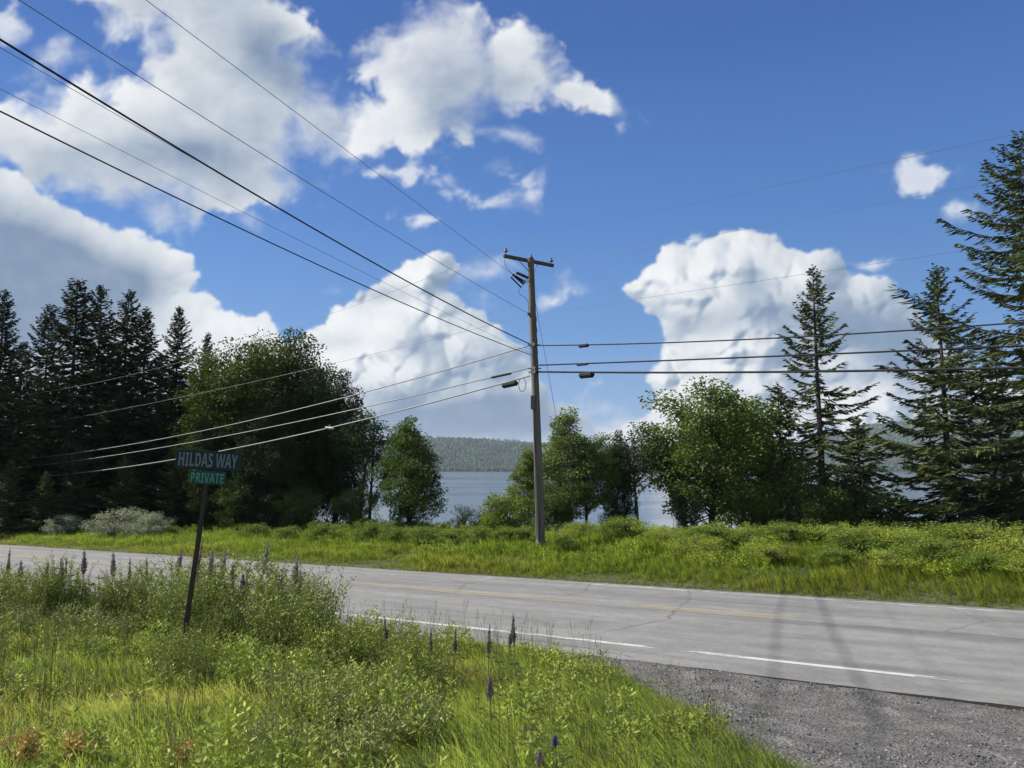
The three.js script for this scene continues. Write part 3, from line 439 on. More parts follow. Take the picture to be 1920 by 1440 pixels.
const QR = y => E3(34, y, -2), rights = [[E3(0.72, 4.67, -28.9), QR(4.41), 0.97, 0.021, cableMat, 'black cable towards the tall firs, topmost of three with splice cases'], [E3(0.74, 3.91, -28.9), QR(2.0), 0.14, 0.026, cableMat, 'black cable towards the tall firs, middle of three with splice cases'], [E3(0.74, 3.67, -28.9), QR(1.88), 0.53, 0.034, cableMat, 'thickest black cable towards the tall firs, lowest of three with splice cases']];
for (const [a, b, s, r, m, l] of rights) wire('roadside_cable', a, b, s, r, m, l, 'cables along the road towards the firs');
wire('power_wire', E3(-0.04, 8.47, -28.2), QR(8.19), 0.03, 0.0055, wireMat, 'faint primary wire rising through blue sky to the firs, upper of two', undefined);
wire('power_wire', E3(1.72, 7.99, -29.5), QR(7.1), 0.03, 0.005, wireMat, 'faint primary wire rising through blue sky to the firs, lower of two', undefined);
wire('power_wire', E3(0.71, 5.86, -28.9), QR(5.6), 0.03, 0.0045, wireMat, 'faint neutral wire passing behind the crown of the bare spruce', undefined);
{ const a = poleAt(563), b = onLand(1068, 1000); wire('guy_wire', a.add(V(0.1, 0, 0)), V(2.7, landY(2.7, -31.5), -31.5), 0, 0.008, wireMat, 'slack thin guy wire from the utility pole down into the verge', undefined, 12); }

// ---------------------------------------------------------------- splice cases hung on the cables
function spliceCase(at, along, len, rad, drop, label, group) {
  const o = tag(root('splice_case', at.x, at.y, at.z), label, 'splice case', group); const d = along.clone().normalize();
  const body = rod(d.clone().multiplyScalar(-len / 2), d.clone().multiplyScalar(len / 2), rad, rad, 14).translate(0, -drop, 0);
  put('body', body, blackPlastic, o);
  for (const k of [-1, 1]) { const e = d.clone().multiplyScalar(len / 2 * k).add(V(0, -drop, 0)); put('end_cap', rod(e, e.clone().addScaledVector(d, 0.07 * k), rad * 1.08, rad * 0.55, 14), blackPlastic, o); put('hanger', rod(d.clone().multiplyScalar(len * 0.34 * k).add(V(0, -drop, 0)), d.clone().multiplyScalar(len * 0.34 * k).add(V(0, 0.02, 0)), 0.015), steel, o); }
  return o;
}
const RD = V(33.3, 0, 26.9);
const rAt = (k, px) => { const [a, b, s] = rights[k]; let best = 0, bd = 1e9; for (let t = 0; t < 0.4; t += 0.001) { const p = onSpan(a, b, s, t), q = 960 + FPX * p.x / -p.z; if (Math.abs(q - px) < bd) { bd = Math.abs(q - px); best = t; } } return onSpan(a, b, s, best); };
const lAt = (k, px) => { const [a, b, s] = lefts[k]; let best = 0, bd = 1e9; for (let t = 0; t < 0.6; t += 0.001) { const p = onSpan(a, b, s, t), q = 960 + FPX * p.x / -p.z; if (Math.abs(q - px) < bd) { bd = Math.abs(q - px); best = t; } } return onSpan(a, b, s, best); };
spliceCase(rAt(0, 1096), RD, 0.30, 0.065, 0.03, 'small black splice case on the topmost cable beside the pole');
spliceCase(rAt(1, 1093), RD, 0.36, 0.045, 0.03, 'slim black splice case on the middle cable towards the firs');
spliceCase(rAt(2, 1101), RD, 0.46, 0.11, 0.10, 'large black splice case slung under the thickest cable');
const LD = V(DX, -0.12, DZ);
spliceCase(lAt(1, 940), LD, 0.80, 0.045, 0.02, 'long slim black splice case on the middle sagging cable');
spliceCase(lAt(2, 956), LD, 0.55, 0.10, 0.12, 'fat black splice case slung under the lowest sagging cable');
{ const o = lAt(2, 979); const pts = []; for (let k = 0; k <= 26; k++) { const t = k / 26 * Math.PI * 2; pts.push(V(0.17 * Math.sin(t) * 0.8, -0.26 + 0.26 * Math.cos(t), 0.1 * Math.sin(t))); } const m = put('cable_loop', new THREE.TubeGeometry(new THREE.CatmullRomCurve3(pts, true), 60, 0.012, 6, true), cableMat); m.position.copy(o); tag(m, 'loop of slack cable hanging close beside the pole', 'cable'); }
{ const q = lAt(2, 617), o = tag(root('cable_tag', q.x, q.y, q.z), 'small pale cable marker clipped to the lowest sagging cable', 'marker'); put('sleeve', rod(V(-0.2, 0.02, -0.1), V(0.2, -0.02, 0.1), 0.05), mat(rgb(0.5, 0.5, 0.48), 0.6), o); put('clip', rod(V(0, -0.08, 0), V(0, 0.14, 0), 0.02), mat(rgb(0.5, 0.5, 0.48), 0.6), o); }

// ---------------------------------------------------------------- street name sign
const font = await new FontLoader().loadAsync('fonts/droid/droid_sans_bold.typeface.json');
{
  const D = 9.2, foot = atDepth(339, 1200, D), top = atDepth(388, 900, D); foot.y = landY(foot.x, foot.z);
  const sign = tag(root('street_sign', foot.x, foot.y, foot.z), 'leaning rusty sign post with a dark HILDAS WAY plate above a small PRIVATE plate', 'street sign');
  const L = v => v.clone().sub(foot), t = L(top), rust = mat(rgb(0.050, 0.034, 0.026), 0.85);
  { // steel channel post
    const sh = new THREE.Shape(); [[-0.036, 0], [-0.022, 0], [-0.014, -0.028], [0.014, -0.028], [0.022, 0], [0.036, 0], [0.036, 0.006], [0.018, 0.006], [0.010, -0.021], [-0.010, -0.021], [-0.018, 0.006], [-0.036, 0.006]].map(q => q.map(v => v * 0.8)).forEach(([x, y], k) => k ? sh.lineTo(x, y) : sh.moveTo(x, y));
    const len = t.length() + 0.25, g = new THREE.ExtrudeGeometry(sh, { depth: len, bevelEnabled: false, steps: 8 }).translate(0, 0, -0.2); g.applyQuaternion(new THREE.Quaternion().setFromUnitVectors(V(0, 0, 1), t.clone().normalize()));
    put('post', g, rust, sign);
  }
  const S = D / FPX, tilt = -0.055, yaw = 0.12;
  const plate = (name, pxc, pyc, wpx, hpx, words, plateC, textC, mono, label) => {
    const c = L(atDepth(pxc, pyc, D)), g = new THREE.Group(); g.name = name; g.position.copy(c); g.rotation.set(0, yaw, tilt); sign.add(g); g.userData.label = label;
    const w = wpx * S, h = hpx * S, sh = new THREE.Shape(), r = h * 0.14; sh.moveTo(-w / 2 + r, -h / 2); sh.lineTo(w / 2 - r, -h / 2); sh.quadraticCurveTo(w / 2, -h / 2, w / 2, -h / 2 + r); sh.lineTo(w / 2, h / 2 - r); sh.quadraticCurveTo(w / 2, h / 2, w / 2 - r, h / 2); sh.lineTo(-w / 2 + r, h / 2); sh.quadraticCurveTo(-w / 2, h / 2, -w / 2, h / 2 - r); sh.lineTo(-w / 2, -h / 2 + r); sh.quadraticCurveTo(-w / 2, -h / 2, -w / 2 + r, -h / 2);
    put('panel', new THREE.ExtrudeGeometry(sh, { depth: 0.003, bevelEnabled: true, bevelSize: 0.001, bevelThickness: 0.001, bevelSegments: 1 }).translate(0, 0, 0.02), mat(plateC, 0.88), g);
    const tg = new TextGeometry(words, { font, size: 1, depth: 0.02, curveSegments: 4 }); tg.computeBoundingBox(); const b = tg.boundingBox, sx = w * 0.90 / (b.max.x - b.min.x), sy = h * 0.74 / (b.max.y - b.min.y); tg.translate(-(b.max.x + b.min.x) / 2, -(b.max.y + b.min.y) / 2, 0).scale(sx, sy, 0.1).translate(0, 0, 0.0252);
    put('lettering', tg, mat(textC, 0.6), g);
    put('bolt', rod(V(0, h * 0.36, 0.015), V(0, h * 0.36, 0.03), 0.006), steel, g); put('bolt', rod(V(0, -h * 0.36, 0.015), V(0, -h * 0.36, 0.03), 0.006), steel, g);
  };
  plate('name_plate', 391.5, 863, 117, 35, 'HILDAS WAY', rgb(0.012, 0.035, 0.030), rgb(0.17, 0.20, 0.195), 0, 'dark green plate lettered HILDAS WAY');  // panel and white letters coloured darker to stand for backlight
  plate('private_plate', 390, 896, 66, 24, 'PRIVATE', rgb(0.010, 0.075, 0.048), rgb(0.11, 0.26, 0.19), 0, 'small bright green plate lettered PRIVATE');
}

// ---------------------------------------------------------------- trees and shrubs
const leafV = leafMat(0xffffff, 0.45, { vertexColors: true }), needleV = leafMat(0xffffff, 0.12, { vertexColors: true, roughness: 0.8 }), barkDark = mat(rgb(0.055, 0.045, 0.038), 0.95), barkPale = mat(rgb(0.20, 0.19, 0.165), 0.9), twigBrown = mat(rgb(0.085, 0.065, 0.05), 0.95);
const unit = r => { const z = r() * 2 - 1, a = r() * 6.2831853, k = Math.sqrt(1 - z * z); return [k * Math.cos(a), z, k * Math.sin(a)]; };
function leaf(S, at, dir, size, wide, col, r, nrm) {                      // a folded pointed leaf of two halves
  const d = dir, o = unit(r); let sx = d[1] * o[2] - d[2] * o[1], sy = d[2] * o[0] - d[0] * o[2], sz = d[0] * o[1] - d[1] * o[0]; const l = Math.hypot(sx, sy, sz) || 1; sx *= wide / l; sy *= wide / l; sz *= wide / l;
  const tip = [at[0] + d[0] * size, at[1] + d[1] * size, at[2] + d[2] * size], m = [at[0] + d[0] * size * 0.45, at[1] + d[1] * size * 0.45, at[2] + d[2] * size * 0.45];
  const n = nrm || [sy * d[2] - sz * d[1], sz * d[0] - sx * d[2], sx * d[1] - sy * d[0]]; const q = Math.hypot(...n) || 1; const nn = [n[0] / q, n[1] / q, n[2] / q];
  S.quad(at, [m[0] + sx, m[1] + sy, m[2] + sz], tip, [m[0] - sx, m[1] - sy, m[2] - sz], nn, col);
}
function conifer({ seed, H = 16, R = 3.2, base = 1.2, thin = 0, gap = 0.30, dead = 0, droop = 1, top = 0.8, trunkR = 0.2, shadeTint = 1 }) {
  const r = rngOf(seed), S = new Soup(), T = new Soup(), D = new Soup();
  T.tube([[0, -0.4, 0], [0.02, H * 0.3, 0.02], [-0.03, H * 0.65, 0.02], [0, H * 0.99, 0]], [trunkR, trunkR * 0.8, trunkR * 0.42, 0.015], 9, [1, 1, 1]);
  const total = Math.round((H - base) / gap * 6.2);
  for (let b = 0; b < total; b++) {
    { const f = Math.pow((b + r()) / total, 1.12), h = base + f * (H - base - 0.15) + 0.12 * (r() - 0.5), az = b * 2.39996 + 1.1 * (r() - 0.5), ca = Math.cos(az), sa = Math.sin(az);
      const ragged = 0.5 + 0.9 * sstep(-0.45, 0.5, gnoise(ca * 1.3 + h * 0.55 + seed, sa * 1.3 + h * 0.2)), full = R * Math.pow(1 - f, top) + 0.10;
      if (r() < thin * (0.35 + 0.65 * (1 - f)) + 0.25 * (1 - ragged)) continue;
      const len = full * lerp(ragged, 1, f * f) * (0.55 + 0.5 * r());
      const el = lerp(-0.25 * droop, 0.8, Math.pow(f, 1.7)) + 0.38 * (r() - 0.5), isDead = r() < dead * (1 - f), pts = [], m = 5;
      for (let k = 0; k <= m; k++) { const u = k / m, d = len * u; pts.push([ca * d * Math.cos(el) + 0.05 * (r() - 0.5) * len * u, h + d * Math.sin(el) - droop * 0.12 * len * Math.sin(u * 2.6) + 0.12 * len * u * u, sa * d * Math.cos(el) + 0.05 * (r() - 0.5) * len * u]); }
      D.tube(pts, k => 0.028 * (1 - k * 0.8) * (0.5 + len / 4), 3, [1, 1, 1]);
      if (isDead) { for (let q = 0; q < 9; q++) { const u = 0.3 + 0.7 * r(), p = pts[Math.min(m - 1, Math.floor(u * m))], s = r() < 0.5 ? 1 : -1; D.tube([p, [p[0] + (ca * 0.5 - sa * s) * 0.4, p[1] - 0.08, p[2] + (sa * 0.5 + ca * s) * 0.4]], [0.008, 0.003], 3, [1, 1, 1]); } continue; }
      const n = Math.ceil(len / 0.095), hue = 0.8 + 0.4 * r();
      for (let q = 1; q <= n; q++) {
        const u = q / n; if (u < 0.10) continue; const x = u * m, i = Math.min(m - 1, Math.floor(x)), p = [0, 1, 2].map(c => lerp(pts[i][c], pts[i + 1][c], x - i));
        for (const s of [-1, 1]) {
          const spread = 0.95 - 0.4 * u, sl = (0.17 + 0.16 * len * (1 - u * 0.6)) * (0.4 + 0.95 * r()), dirx = ca * (1 - spread * 0.5) - sa * s * spread, dirz = sa * (1 - spread * 0.5) + ca * s * spread, dy = -0.05 - 0.55 * r() + 0.5 * u * r(), l = Math.hypot(dirx, dy, dirz), dir = [dirx / l, dy / l, dirz / l];
          const v = shadeTint * hue * (0.75 + 0.5 * r()), tipc = r() < 0.25 ? 1.7 : 1, col = [0.062 * v * tipc, 0.080 * v * tipc, 0.032 * v];
          leaf(S, p, dir, sl, 0.04 + 0.03 * r(), col, r);
          const mid = [p[0] + dir[0] * sl * 0.5, p[1] + dir[1] * sl * 0.5, p[2] + dir[2] * sl * 0.5], d2 = [dir[0] * 0.5 + ca * 0.6, dir[1] + 0.25 * (r() - 0.4), dir[2] * 0.5 + sa * 0.6], l2 = Math.hypot(...d2);
          leaf(S, mid, d2.map(c => c / l2), sl * 0.55, 0.03, col, r);
          if (r() < 0.5) leaf(S, p, [dir[0] * 0.6, -0.75, dir[2] * 0.6], sl * 0.4, 0.03, col, r);
        }
      }
    }
  }
  // leading shoot
  for (let k = 0; k < 40; k++) { const y = H - 0.9 + 0.9 * r(), a = r() * 7, e = 0.7; leaf(S, [0, y, 0], [Math.cos(a) * Math.cos(e), Math.sin(e), Math.sin(a) * Math.cos(e)], 0.12 + 0.25 * (H - y), 0.03, [0.03, 0.055, 0.025], r); }
  return { trunk: T.geo(), limbs: D.geo(), crown: S.geo(), H };
}
function broadleaf({ seed, H = 11, R = 4, base = 1.5, lobes = 110, per = 170, leafSize = 0.15, spread = 0.62, col = [0.085, 0.15, 0.035], vary = 0.35, form = 'dome', stems = 1, trunkR = 0.16 }) {
  const r = rngOf(seed), S = new Soup(), T = new Soup(), D = new Soup(), mid = (H + base) / 2, ry = (H - base) / 2;
  const feet = []; for (let k = 0; k < stems; k++) feet.push(stems === 1 ? [0, 0] : [(r() - 0.5) * R * 0.5, (r() - 0.5) * R * 0.5]);
  const lines = feet.map(([fx, fz]) => { const lx = (r() - 0.5) * 0.12 * H, lz = (r() - 0.5) * 0.12 * H, hh = H * (0.8 + 0.1 * r()); const p = [[fx, -0.3, fz], [fx + lx * 0.3, hh * 0.35, fz + lz * 0.3], [fx * 0.9 + lx * 0.8, hh * 0.7, fz * 0.9 + lz * 0.8], [fx * 0.7 + lx, hh, fz * 0.7 + lz]]; T.tube(p, [trunkR, trunkR * 0.78, trunkR * 0.42, trunkR * 0.12], 8, [1, 1, 1]); return p; });
  for (let k = 0; k < lobes; k++) {
    const d = unit(r), q = Math.pow(r(), 0.32) * (0.86 + 0.28 * gnoise(d[0] * 2.1 + seed, d[2] * 2.1 + d[1] * 1.7)), yy = d[1] * q; let wx = R * q;
    if (form === 'cone') wx *= clamp(0.95 - 0.75 * yy, 0.12, 1.05); else if (form === 'column') wx *= clamp(1.05 - 0.35 * Math.abs(yy + 0.1), 0.3, 1); else wx *= clamp(1 + 0.05 * yy, 0.8, 1.1);
    const c = [d[0] * wx, mid + yy * ry, d[2] * wx];
    const ln = lines[k % lines.length], y0 = clamp(c[1] - 0.25 * Math.hypot(c[0], c[2]) - 0.8, base * 0.5, H * 0.8), hh = ln[3][1], seg = clamp(y0 / hh, 0, 0.999) * 3 | 0, yA = ln[seg][1], yB = ln[seg + 1][1], tt = clamp((y0 - yA) / (yB - yA || 1)), a = [lerp(ln[seg][0], ln[seg + 1][0], tt), lerp(yA, yB, tt), lerp(ln[seg][2], ln[seg + 1][2], tt)];
    D.tube([a, [(a[0] + c[0]) / 2, (a[1] + c[1]) / 2 + 0.12 * (r() - 0.3) * H * 0.2, (a[2] + c[2]) / 2], c], [0.035 * trunkR / 0.16 + 0.01, 0.02, 0.006], 4, [1, 1, 1]);
    const sz = spread * (0.65 + 0.7 * r()), tone = 1 + vary * (r() - 0.5), warm = (r() - 0.4) * 0.25;
    for (let n = 0; n < per; n++) {
      const e = unit(r), t = sz * Math.pow(r(), 0.45), at = [c[0] + e[0] * t * 1.15, c[1] + e[1] * t * 0.72, c[2] + e[2] * t * 1.15], dn = [e[0] * 0.7 + d[0] * 0.3 + 0.6 * (r() - 0.5), e[1] * 0.4 - 0.25 + 0.7 * (r() - 0.5), e[2] * 0.7 + d[2] * 0.3 + 0.6 * (r() - 0.5)], l = Math.hypot(...dn), v = tone * (0.72 + 0.56 * r());
      leaf(S, at, dn.map(q2 => q2 / l), leafSize * (0.6 + 0.7 * r()), leafSize * 0.30, [col[0] * v * (1 + warm), col[1] * v, col[2] * v], r);
    }
  }
  const ys = []; for (let k = 1; k < S.p.length; k += 12) ys.push(S.p[k]); ys.sort((a, b) => b - a);
  return { trunk: T.geo(), limbs: D.geo(), crown: S.geo(), H: ys[Math.floor(ys.length * 0.004)] };
}
function grow(name, kit, at, h, wide, turn, label, category, group, bark, foliage, leafM, crownName = 'crown') {
  const g = tag(root(name, at.x, at.y - 0.05, at.z, turn), label, category, group), k = h / kit.H;
  put('trunk', kit.trunk, bark, g); put('limbs', kit.limbs, bark, g); put(crownName, kit.crown, leafM, g);
  g.scale.set(k * wide, k, k * wide); return g;
}
// spot of a tree: column px, top py, distance ahead; its foot is on the land there
function spot(px, py, depth) { const r = rayOf(px, 880), x = r.x / -r.z * depth, z = -depth, y = landY(x, z), top = atDepth(px, py, depth).y; return { at: V(x, Math.max(y, LAKE - 0.1), z), h: top - Math.max(y, LAKE - 0.1) }; }
const K = {
  spruceFull: conifer({ shadeTint: 0.55, seed: 11, H: 16, R: 3.7, base: 0.6, gap: 0.25, thin: 0.05, top: 0.72 }),  // spruce stand: needle colour darkened to stand for backlighting
  spruceHigh: conifer({ shadeTint: 0.55, seed: 12, H: 16, R: 3.1, base: 4.5, gap: 0.25, thin: 0.14, dead: 0.25, top: 0.55 }),
  spruceRagged: conifer({ shadeTint: 0.55, seed: 13, H: 16, R: 3.7, base: 2.0, gap: 0.27, thin: 0.20, dead: 0.3, top: 0.66 }),
  spruceSlim: conifer({ shadeTint: 0.55, seed: 14, H: 15, R: 3.0, base: 1.0, gap: 0.25, thin: 0.08, dead: 0.1, top: 0.7 }),
  spruceBare: conifer({ seed: 15, H: 16.5, R: 4.3, base: 1.6, gap: 0.33, thin: 0.34, dead: 0.35, top: 0.72, trunkR: 0.22 }),
  firBroad: conifer({ seed: 16, H: 17, R: 6.4, base: 0.4, gap: 0.34, thin: 0.34, droop: 1.25, top: 0.70, trunkR: 0.26 }),
  firTall: conifer({ seed: 17, H: 21, R: 7.2, base: 1.0, gap: 0.36, thin: 0.28, dead: 0.12, droop: 1.0, top: 0.62, trunkR: 0.3 }),
  firYoung: conifer({ seed: 18, H: 9, R: 2.6, base: 0.4, gap: 0.26, thin: 0.08, trunkR: 0.12 }),
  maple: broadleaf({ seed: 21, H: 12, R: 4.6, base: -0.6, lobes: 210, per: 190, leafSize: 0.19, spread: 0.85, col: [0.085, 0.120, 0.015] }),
  mapleShaded: broadleaf({ seed: 22, H: 12, R: 4.2, base: -0.6, lobes: 200, per: 180, leafSize: 0.19, spread: 0.85, col: [0.042, 0.070, 0.015] }),  // darker maple copy, shade of the mass put into the leaf colour
  ash: broadleaf({ seed: 23, H: 9, R: 2.9, base: 1.9, lobes: 130, per: 165, leafSize: 0.15, spread: 0.62, col: [0.115, 0.18, 0.026], stems: 2 }),
  poplar: broadleaf({ seed: 24, H: 8, R: 1.5, base: 0.2, lobes: 110, per: 140, leafSize: 0.13, spread: 0.42, col: [0.17, 0.23, 0.045], form: 'cone' }),
  cone: broadleaf({ seed: 25, H: 8, R: 2.6, base: -0.5, lobes: 150, per: 170, leafSize: 0.15, spread: 0.55, col: [0.11, 0.175, 0.03], form: 'cone' }),
  loose: broadleaf({ seed: 26, H: 7, R: 1.6, base: 2.6, lobes: 42, per: 120, leafSize: 0.13, spread: 0.5, col: [0.07, 0.12, 0.035], form: 'dome', stems: 2, trunkR: 0.08 }),
  thicket: broadleaf({ seed: 27, H: 5, R: 2.6, base: 0.1, lobes: 110, per: 150, leafSize: 0.13, spread: 0.5, col: [0.11, 0.17, 0.032], stems: 4, trunkR: 0.06 }),
  bushA: broadleaf({ seed: 28, H: 2.2, R: 1.4, base: 0.05, lobes: 70, per: 120, leafSize: 0.095, spread: 0.34, col: [0.19, 0.27, 0.035], stems: 5, trunkR: 0.03 }),
  bushB: broadleaf({ seed: 29, H: 2.2, R: 1.5, base: 0.05, lobes: 60, per: 110, leafSize: 0.085, spread: 0.36, col: [0.31, 0.38, 0.05], stems: 5, trunkR: 0.03 }),
  bushPale: broadleaf({ seed: 30, H: 2.2, R: 1.7, base: 0.05, lobes: 60, per: 110, leafSize: 0.085, spread: 0.38, col: [0.33, 0.38, 0.24], vary: 0.5, stems: 5, trunkR: 0.03 }),
  wisp: broadleaf({ seed: 31, H: 3, R: 1.0, base: 0.5, lobes: 26, per: 70, leafSize: 0.10, spread: 0.36, col: [0.06, 0.10, 0.035], form: 'column', stems: 3, trunkR: 0.025 }),
};
const spruceGroup = undefined;
const T = (name, kit, px, py, depth, wide, turn, label, category, m = needleV, bark = barkDark, group, crown) => { const s = spot(px, py, depth); return grow(name, kit, s.at, s.h, wide, turn, label, category, group, bark, m, m, crown); };
// the spruce stand beyond the road
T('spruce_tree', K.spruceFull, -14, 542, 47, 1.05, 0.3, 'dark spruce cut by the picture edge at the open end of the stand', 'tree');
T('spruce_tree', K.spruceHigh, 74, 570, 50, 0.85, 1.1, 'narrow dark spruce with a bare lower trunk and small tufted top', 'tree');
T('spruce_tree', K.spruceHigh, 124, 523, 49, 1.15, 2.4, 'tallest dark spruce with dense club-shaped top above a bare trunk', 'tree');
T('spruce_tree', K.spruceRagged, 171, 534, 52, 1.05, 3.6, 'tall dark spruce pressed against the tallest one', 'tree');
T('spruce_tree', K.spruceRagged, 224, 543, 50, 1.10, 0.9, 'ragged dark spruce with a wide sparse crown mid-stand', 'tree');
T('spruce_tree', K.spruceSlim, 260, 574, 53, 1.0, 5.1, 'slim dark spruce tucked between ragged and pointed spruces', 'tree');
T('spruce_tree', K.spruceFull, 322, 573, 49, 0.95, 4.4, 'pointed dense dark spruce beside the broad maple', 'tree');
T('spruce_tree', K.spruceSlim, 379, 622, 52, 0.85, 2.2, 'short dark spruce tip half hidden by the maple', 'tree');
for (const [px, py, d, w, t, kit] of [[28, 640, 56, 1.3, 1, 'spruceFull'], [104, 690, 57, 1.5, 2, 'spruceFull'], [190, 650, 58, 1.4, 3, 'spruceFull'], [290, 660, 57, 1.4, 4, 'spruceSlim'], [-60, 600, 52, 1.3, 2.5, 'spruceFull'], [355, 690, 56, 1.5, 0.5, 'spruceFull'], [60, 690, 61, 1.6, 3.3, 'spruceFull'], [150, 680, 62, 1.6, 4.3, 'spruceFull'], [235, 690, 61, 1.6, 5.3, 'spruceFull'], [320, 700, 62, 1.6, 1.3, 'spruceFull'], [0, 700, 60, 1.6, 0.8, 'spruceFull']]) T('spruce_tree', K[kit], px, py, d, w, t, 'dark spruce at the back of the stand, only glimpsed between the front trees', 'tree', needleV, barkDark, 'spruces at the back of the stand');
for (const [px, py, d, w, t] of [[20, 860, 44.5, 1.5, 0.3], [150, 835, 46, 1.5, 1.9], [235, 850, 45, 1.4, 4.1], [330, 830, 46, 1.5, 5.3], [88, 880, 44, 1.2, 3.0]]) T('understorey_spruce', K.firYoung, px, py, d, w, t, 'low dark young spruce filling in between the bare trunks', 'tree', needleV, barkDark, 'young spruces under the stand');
// the broadleaf mass
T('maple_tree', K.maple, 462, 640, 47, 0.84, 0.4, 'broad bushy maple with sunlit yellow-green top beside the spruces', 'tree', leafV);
T('maple_tree', K.mapleShaded, 580, 644, 48, 0.84, 2.2, 'broad dark maple with rounded shoulder over the water', 'tree', leafV);
T('maple_tree', K.mapleShaded, 515, 628, 51, 0.75, 4.0, 'taller maple top poking up between two broad maples', 'tree', leafV);
T('maple_tree', K.mapleShaded, 410, 715, 45, 0.6, 1.0, 'dark maple under the pointed spruce behind the name sign', 'tree', leafV);
T('maple_tree', K.mapleShaded, 628, 700, 46, 0.62, 5.0, 'low dark maple skirt overhanging the grass edge beside the conical tree', 'tree', leafV);
T('maple_tree', K.mapleShaded, 500, 760, 44, 0.85, 3.0, 'low dark maple filling the shade behind the sagging cables', 'tree', leafV);
T('alder_tree', K.loose, 688, 772, 45, 1.2, 1.0, 'thin loose-leaved sapling against the maple shoulder', 'tree', leafV);
T('conical_tree', K.cone, 768, 786, 43, 1.0, 0.0, 'dense conical green tree standing alone before the open water', 'tree', leafV);
T('thicket_bush', K.thicket, 668, 905, 43, 0.9, 2.0, 'dark green bush at the foot of the maples next to the conical tree', 'bush', leafV);
T('thicket_bush', K.thicket, 560, 900, 43.5, 1.0, 4.2, 'dark bush in the deep shade beneath the broad maples', 'bush', leafV);
T('thicket_bush', K.thicket, 450, 900, 44, 1.0, 0.7, 'dark bush under the maples behind the sign post', 'bush', leafV);
// between the water views
T('wispy_shrub', K.wisp, 868, 945, 40, 1.3, 0.2, 'thin wispy shrub against the open water', 'bush', leafV);
T('wispy_shrub', K.wisp, 905, 950, 38, 1.3, 1.6, 'low twiggy shrub at the foot of the water view', 'bush', leafV);
T('thicket_bush', K.bushA, 945, 925, 37, 1.0, 1.1, 'soft round green bush between the water and the pole', 'bush', leafV);
T('poplar_tree', K.poplar, 990, 838, 40, 1.25, 2.6, 'small bushy tree directly behind the pole', 'tree', leafV);
T('poplar_tree', K.poplar, 1064, 768, 41, 1.3, 0.5, 'slender pale poplar with pointed top just past the pole', 'tree', leafV, barkPale);
T('thicket_tree', K.ash, 1105, 815, 42, 0.85, 1.9, 'dense olive-green bushy tree below the pale poplar', 'tree', leafV);
T('thicket_tree', K.mapleShaded, 1155, 812, 43, 0.52, 4.9, 'dark round bushy tree leaning towards the open water', 'tree', leafV);
T('alder_tree', K.loose, 1196, 792, 44, 1.25, 2.9, 'airy small tree on thin paired stems above bright water', 'tree', leafV, barkPale);
T('thicket_bush', K.thicket, 1035, 890, 39, 1.0, 3.3, 'green bush crowding the pole on its lake side', 'bush', leafV);
T('ash_tree', K.ash, 1322, 722, 44, 1.2, 0.2, 'round-headed ash with thick leafy trunk between water and firs', 'tree', leafV);
T('ash_tree', K.ash, 1405, 748, 48, 0.95, 3.1, 'smaller dark ash behind the round-headed one', 'tree', leafV);
for (const [px, py, d] of [[1272, 900, 42], [1301, 905, 41.5]]) T('sapling', K.wisp, px, py, d, 0.35, px, 'bare thin sapling stem standing before bright water', 'sapling', leafV, twigBrown, 'thin saplings under the ash');
T('fir_tree', K.firYoung, 1464, 716, 46, 1.05, 1.3, 'short dark pointed fir beside the bare spruce', 'tree');
T('spruce_tree', K.spruceBare, 1540, 496, 45, 1.0, 0.6, 'tall thin-crowned spruce with upswept half-bare branches', 'tree');
T('thicket_bush', K.thicket, 1490, 868, 43, 0.8, 0.9, 'dark thicket at the foot of the half-bare spruce', 'bush', leafV);
T('thicket_bush', K.thicket, 1600, 880, 44, 0.9, 5.9, 'dark green bush between the half-bare spruce and the bay', 'bush', leafV);
T('fir_tree', K.firYoung, 1610, 780, 48, 1.4, 2.0, 'low broad fir behind the half-bare spruce', 'tree');
T('fir_tree', K.firBroad, 1778, 496, 43, 0.92, 2.7, 'broad tiered fir with long level branches over the verge', 'tree');
T('fir_tree', K.firTall, 1968, 250, 39, 1.12, 1.7, 'giant fir rising past the broad tiered fir', 'tree');
T('fir_tree', K.firTall, 2110, 360, 46, 1.0, 4.0, 'tall fir behind the giant one', 'tree');
T('fir_tree', K.firBroad, 1880, 640, 47, 0.8, 0.4, 'mid-sized fir filling the gap beneath the giant fir', 'tree');
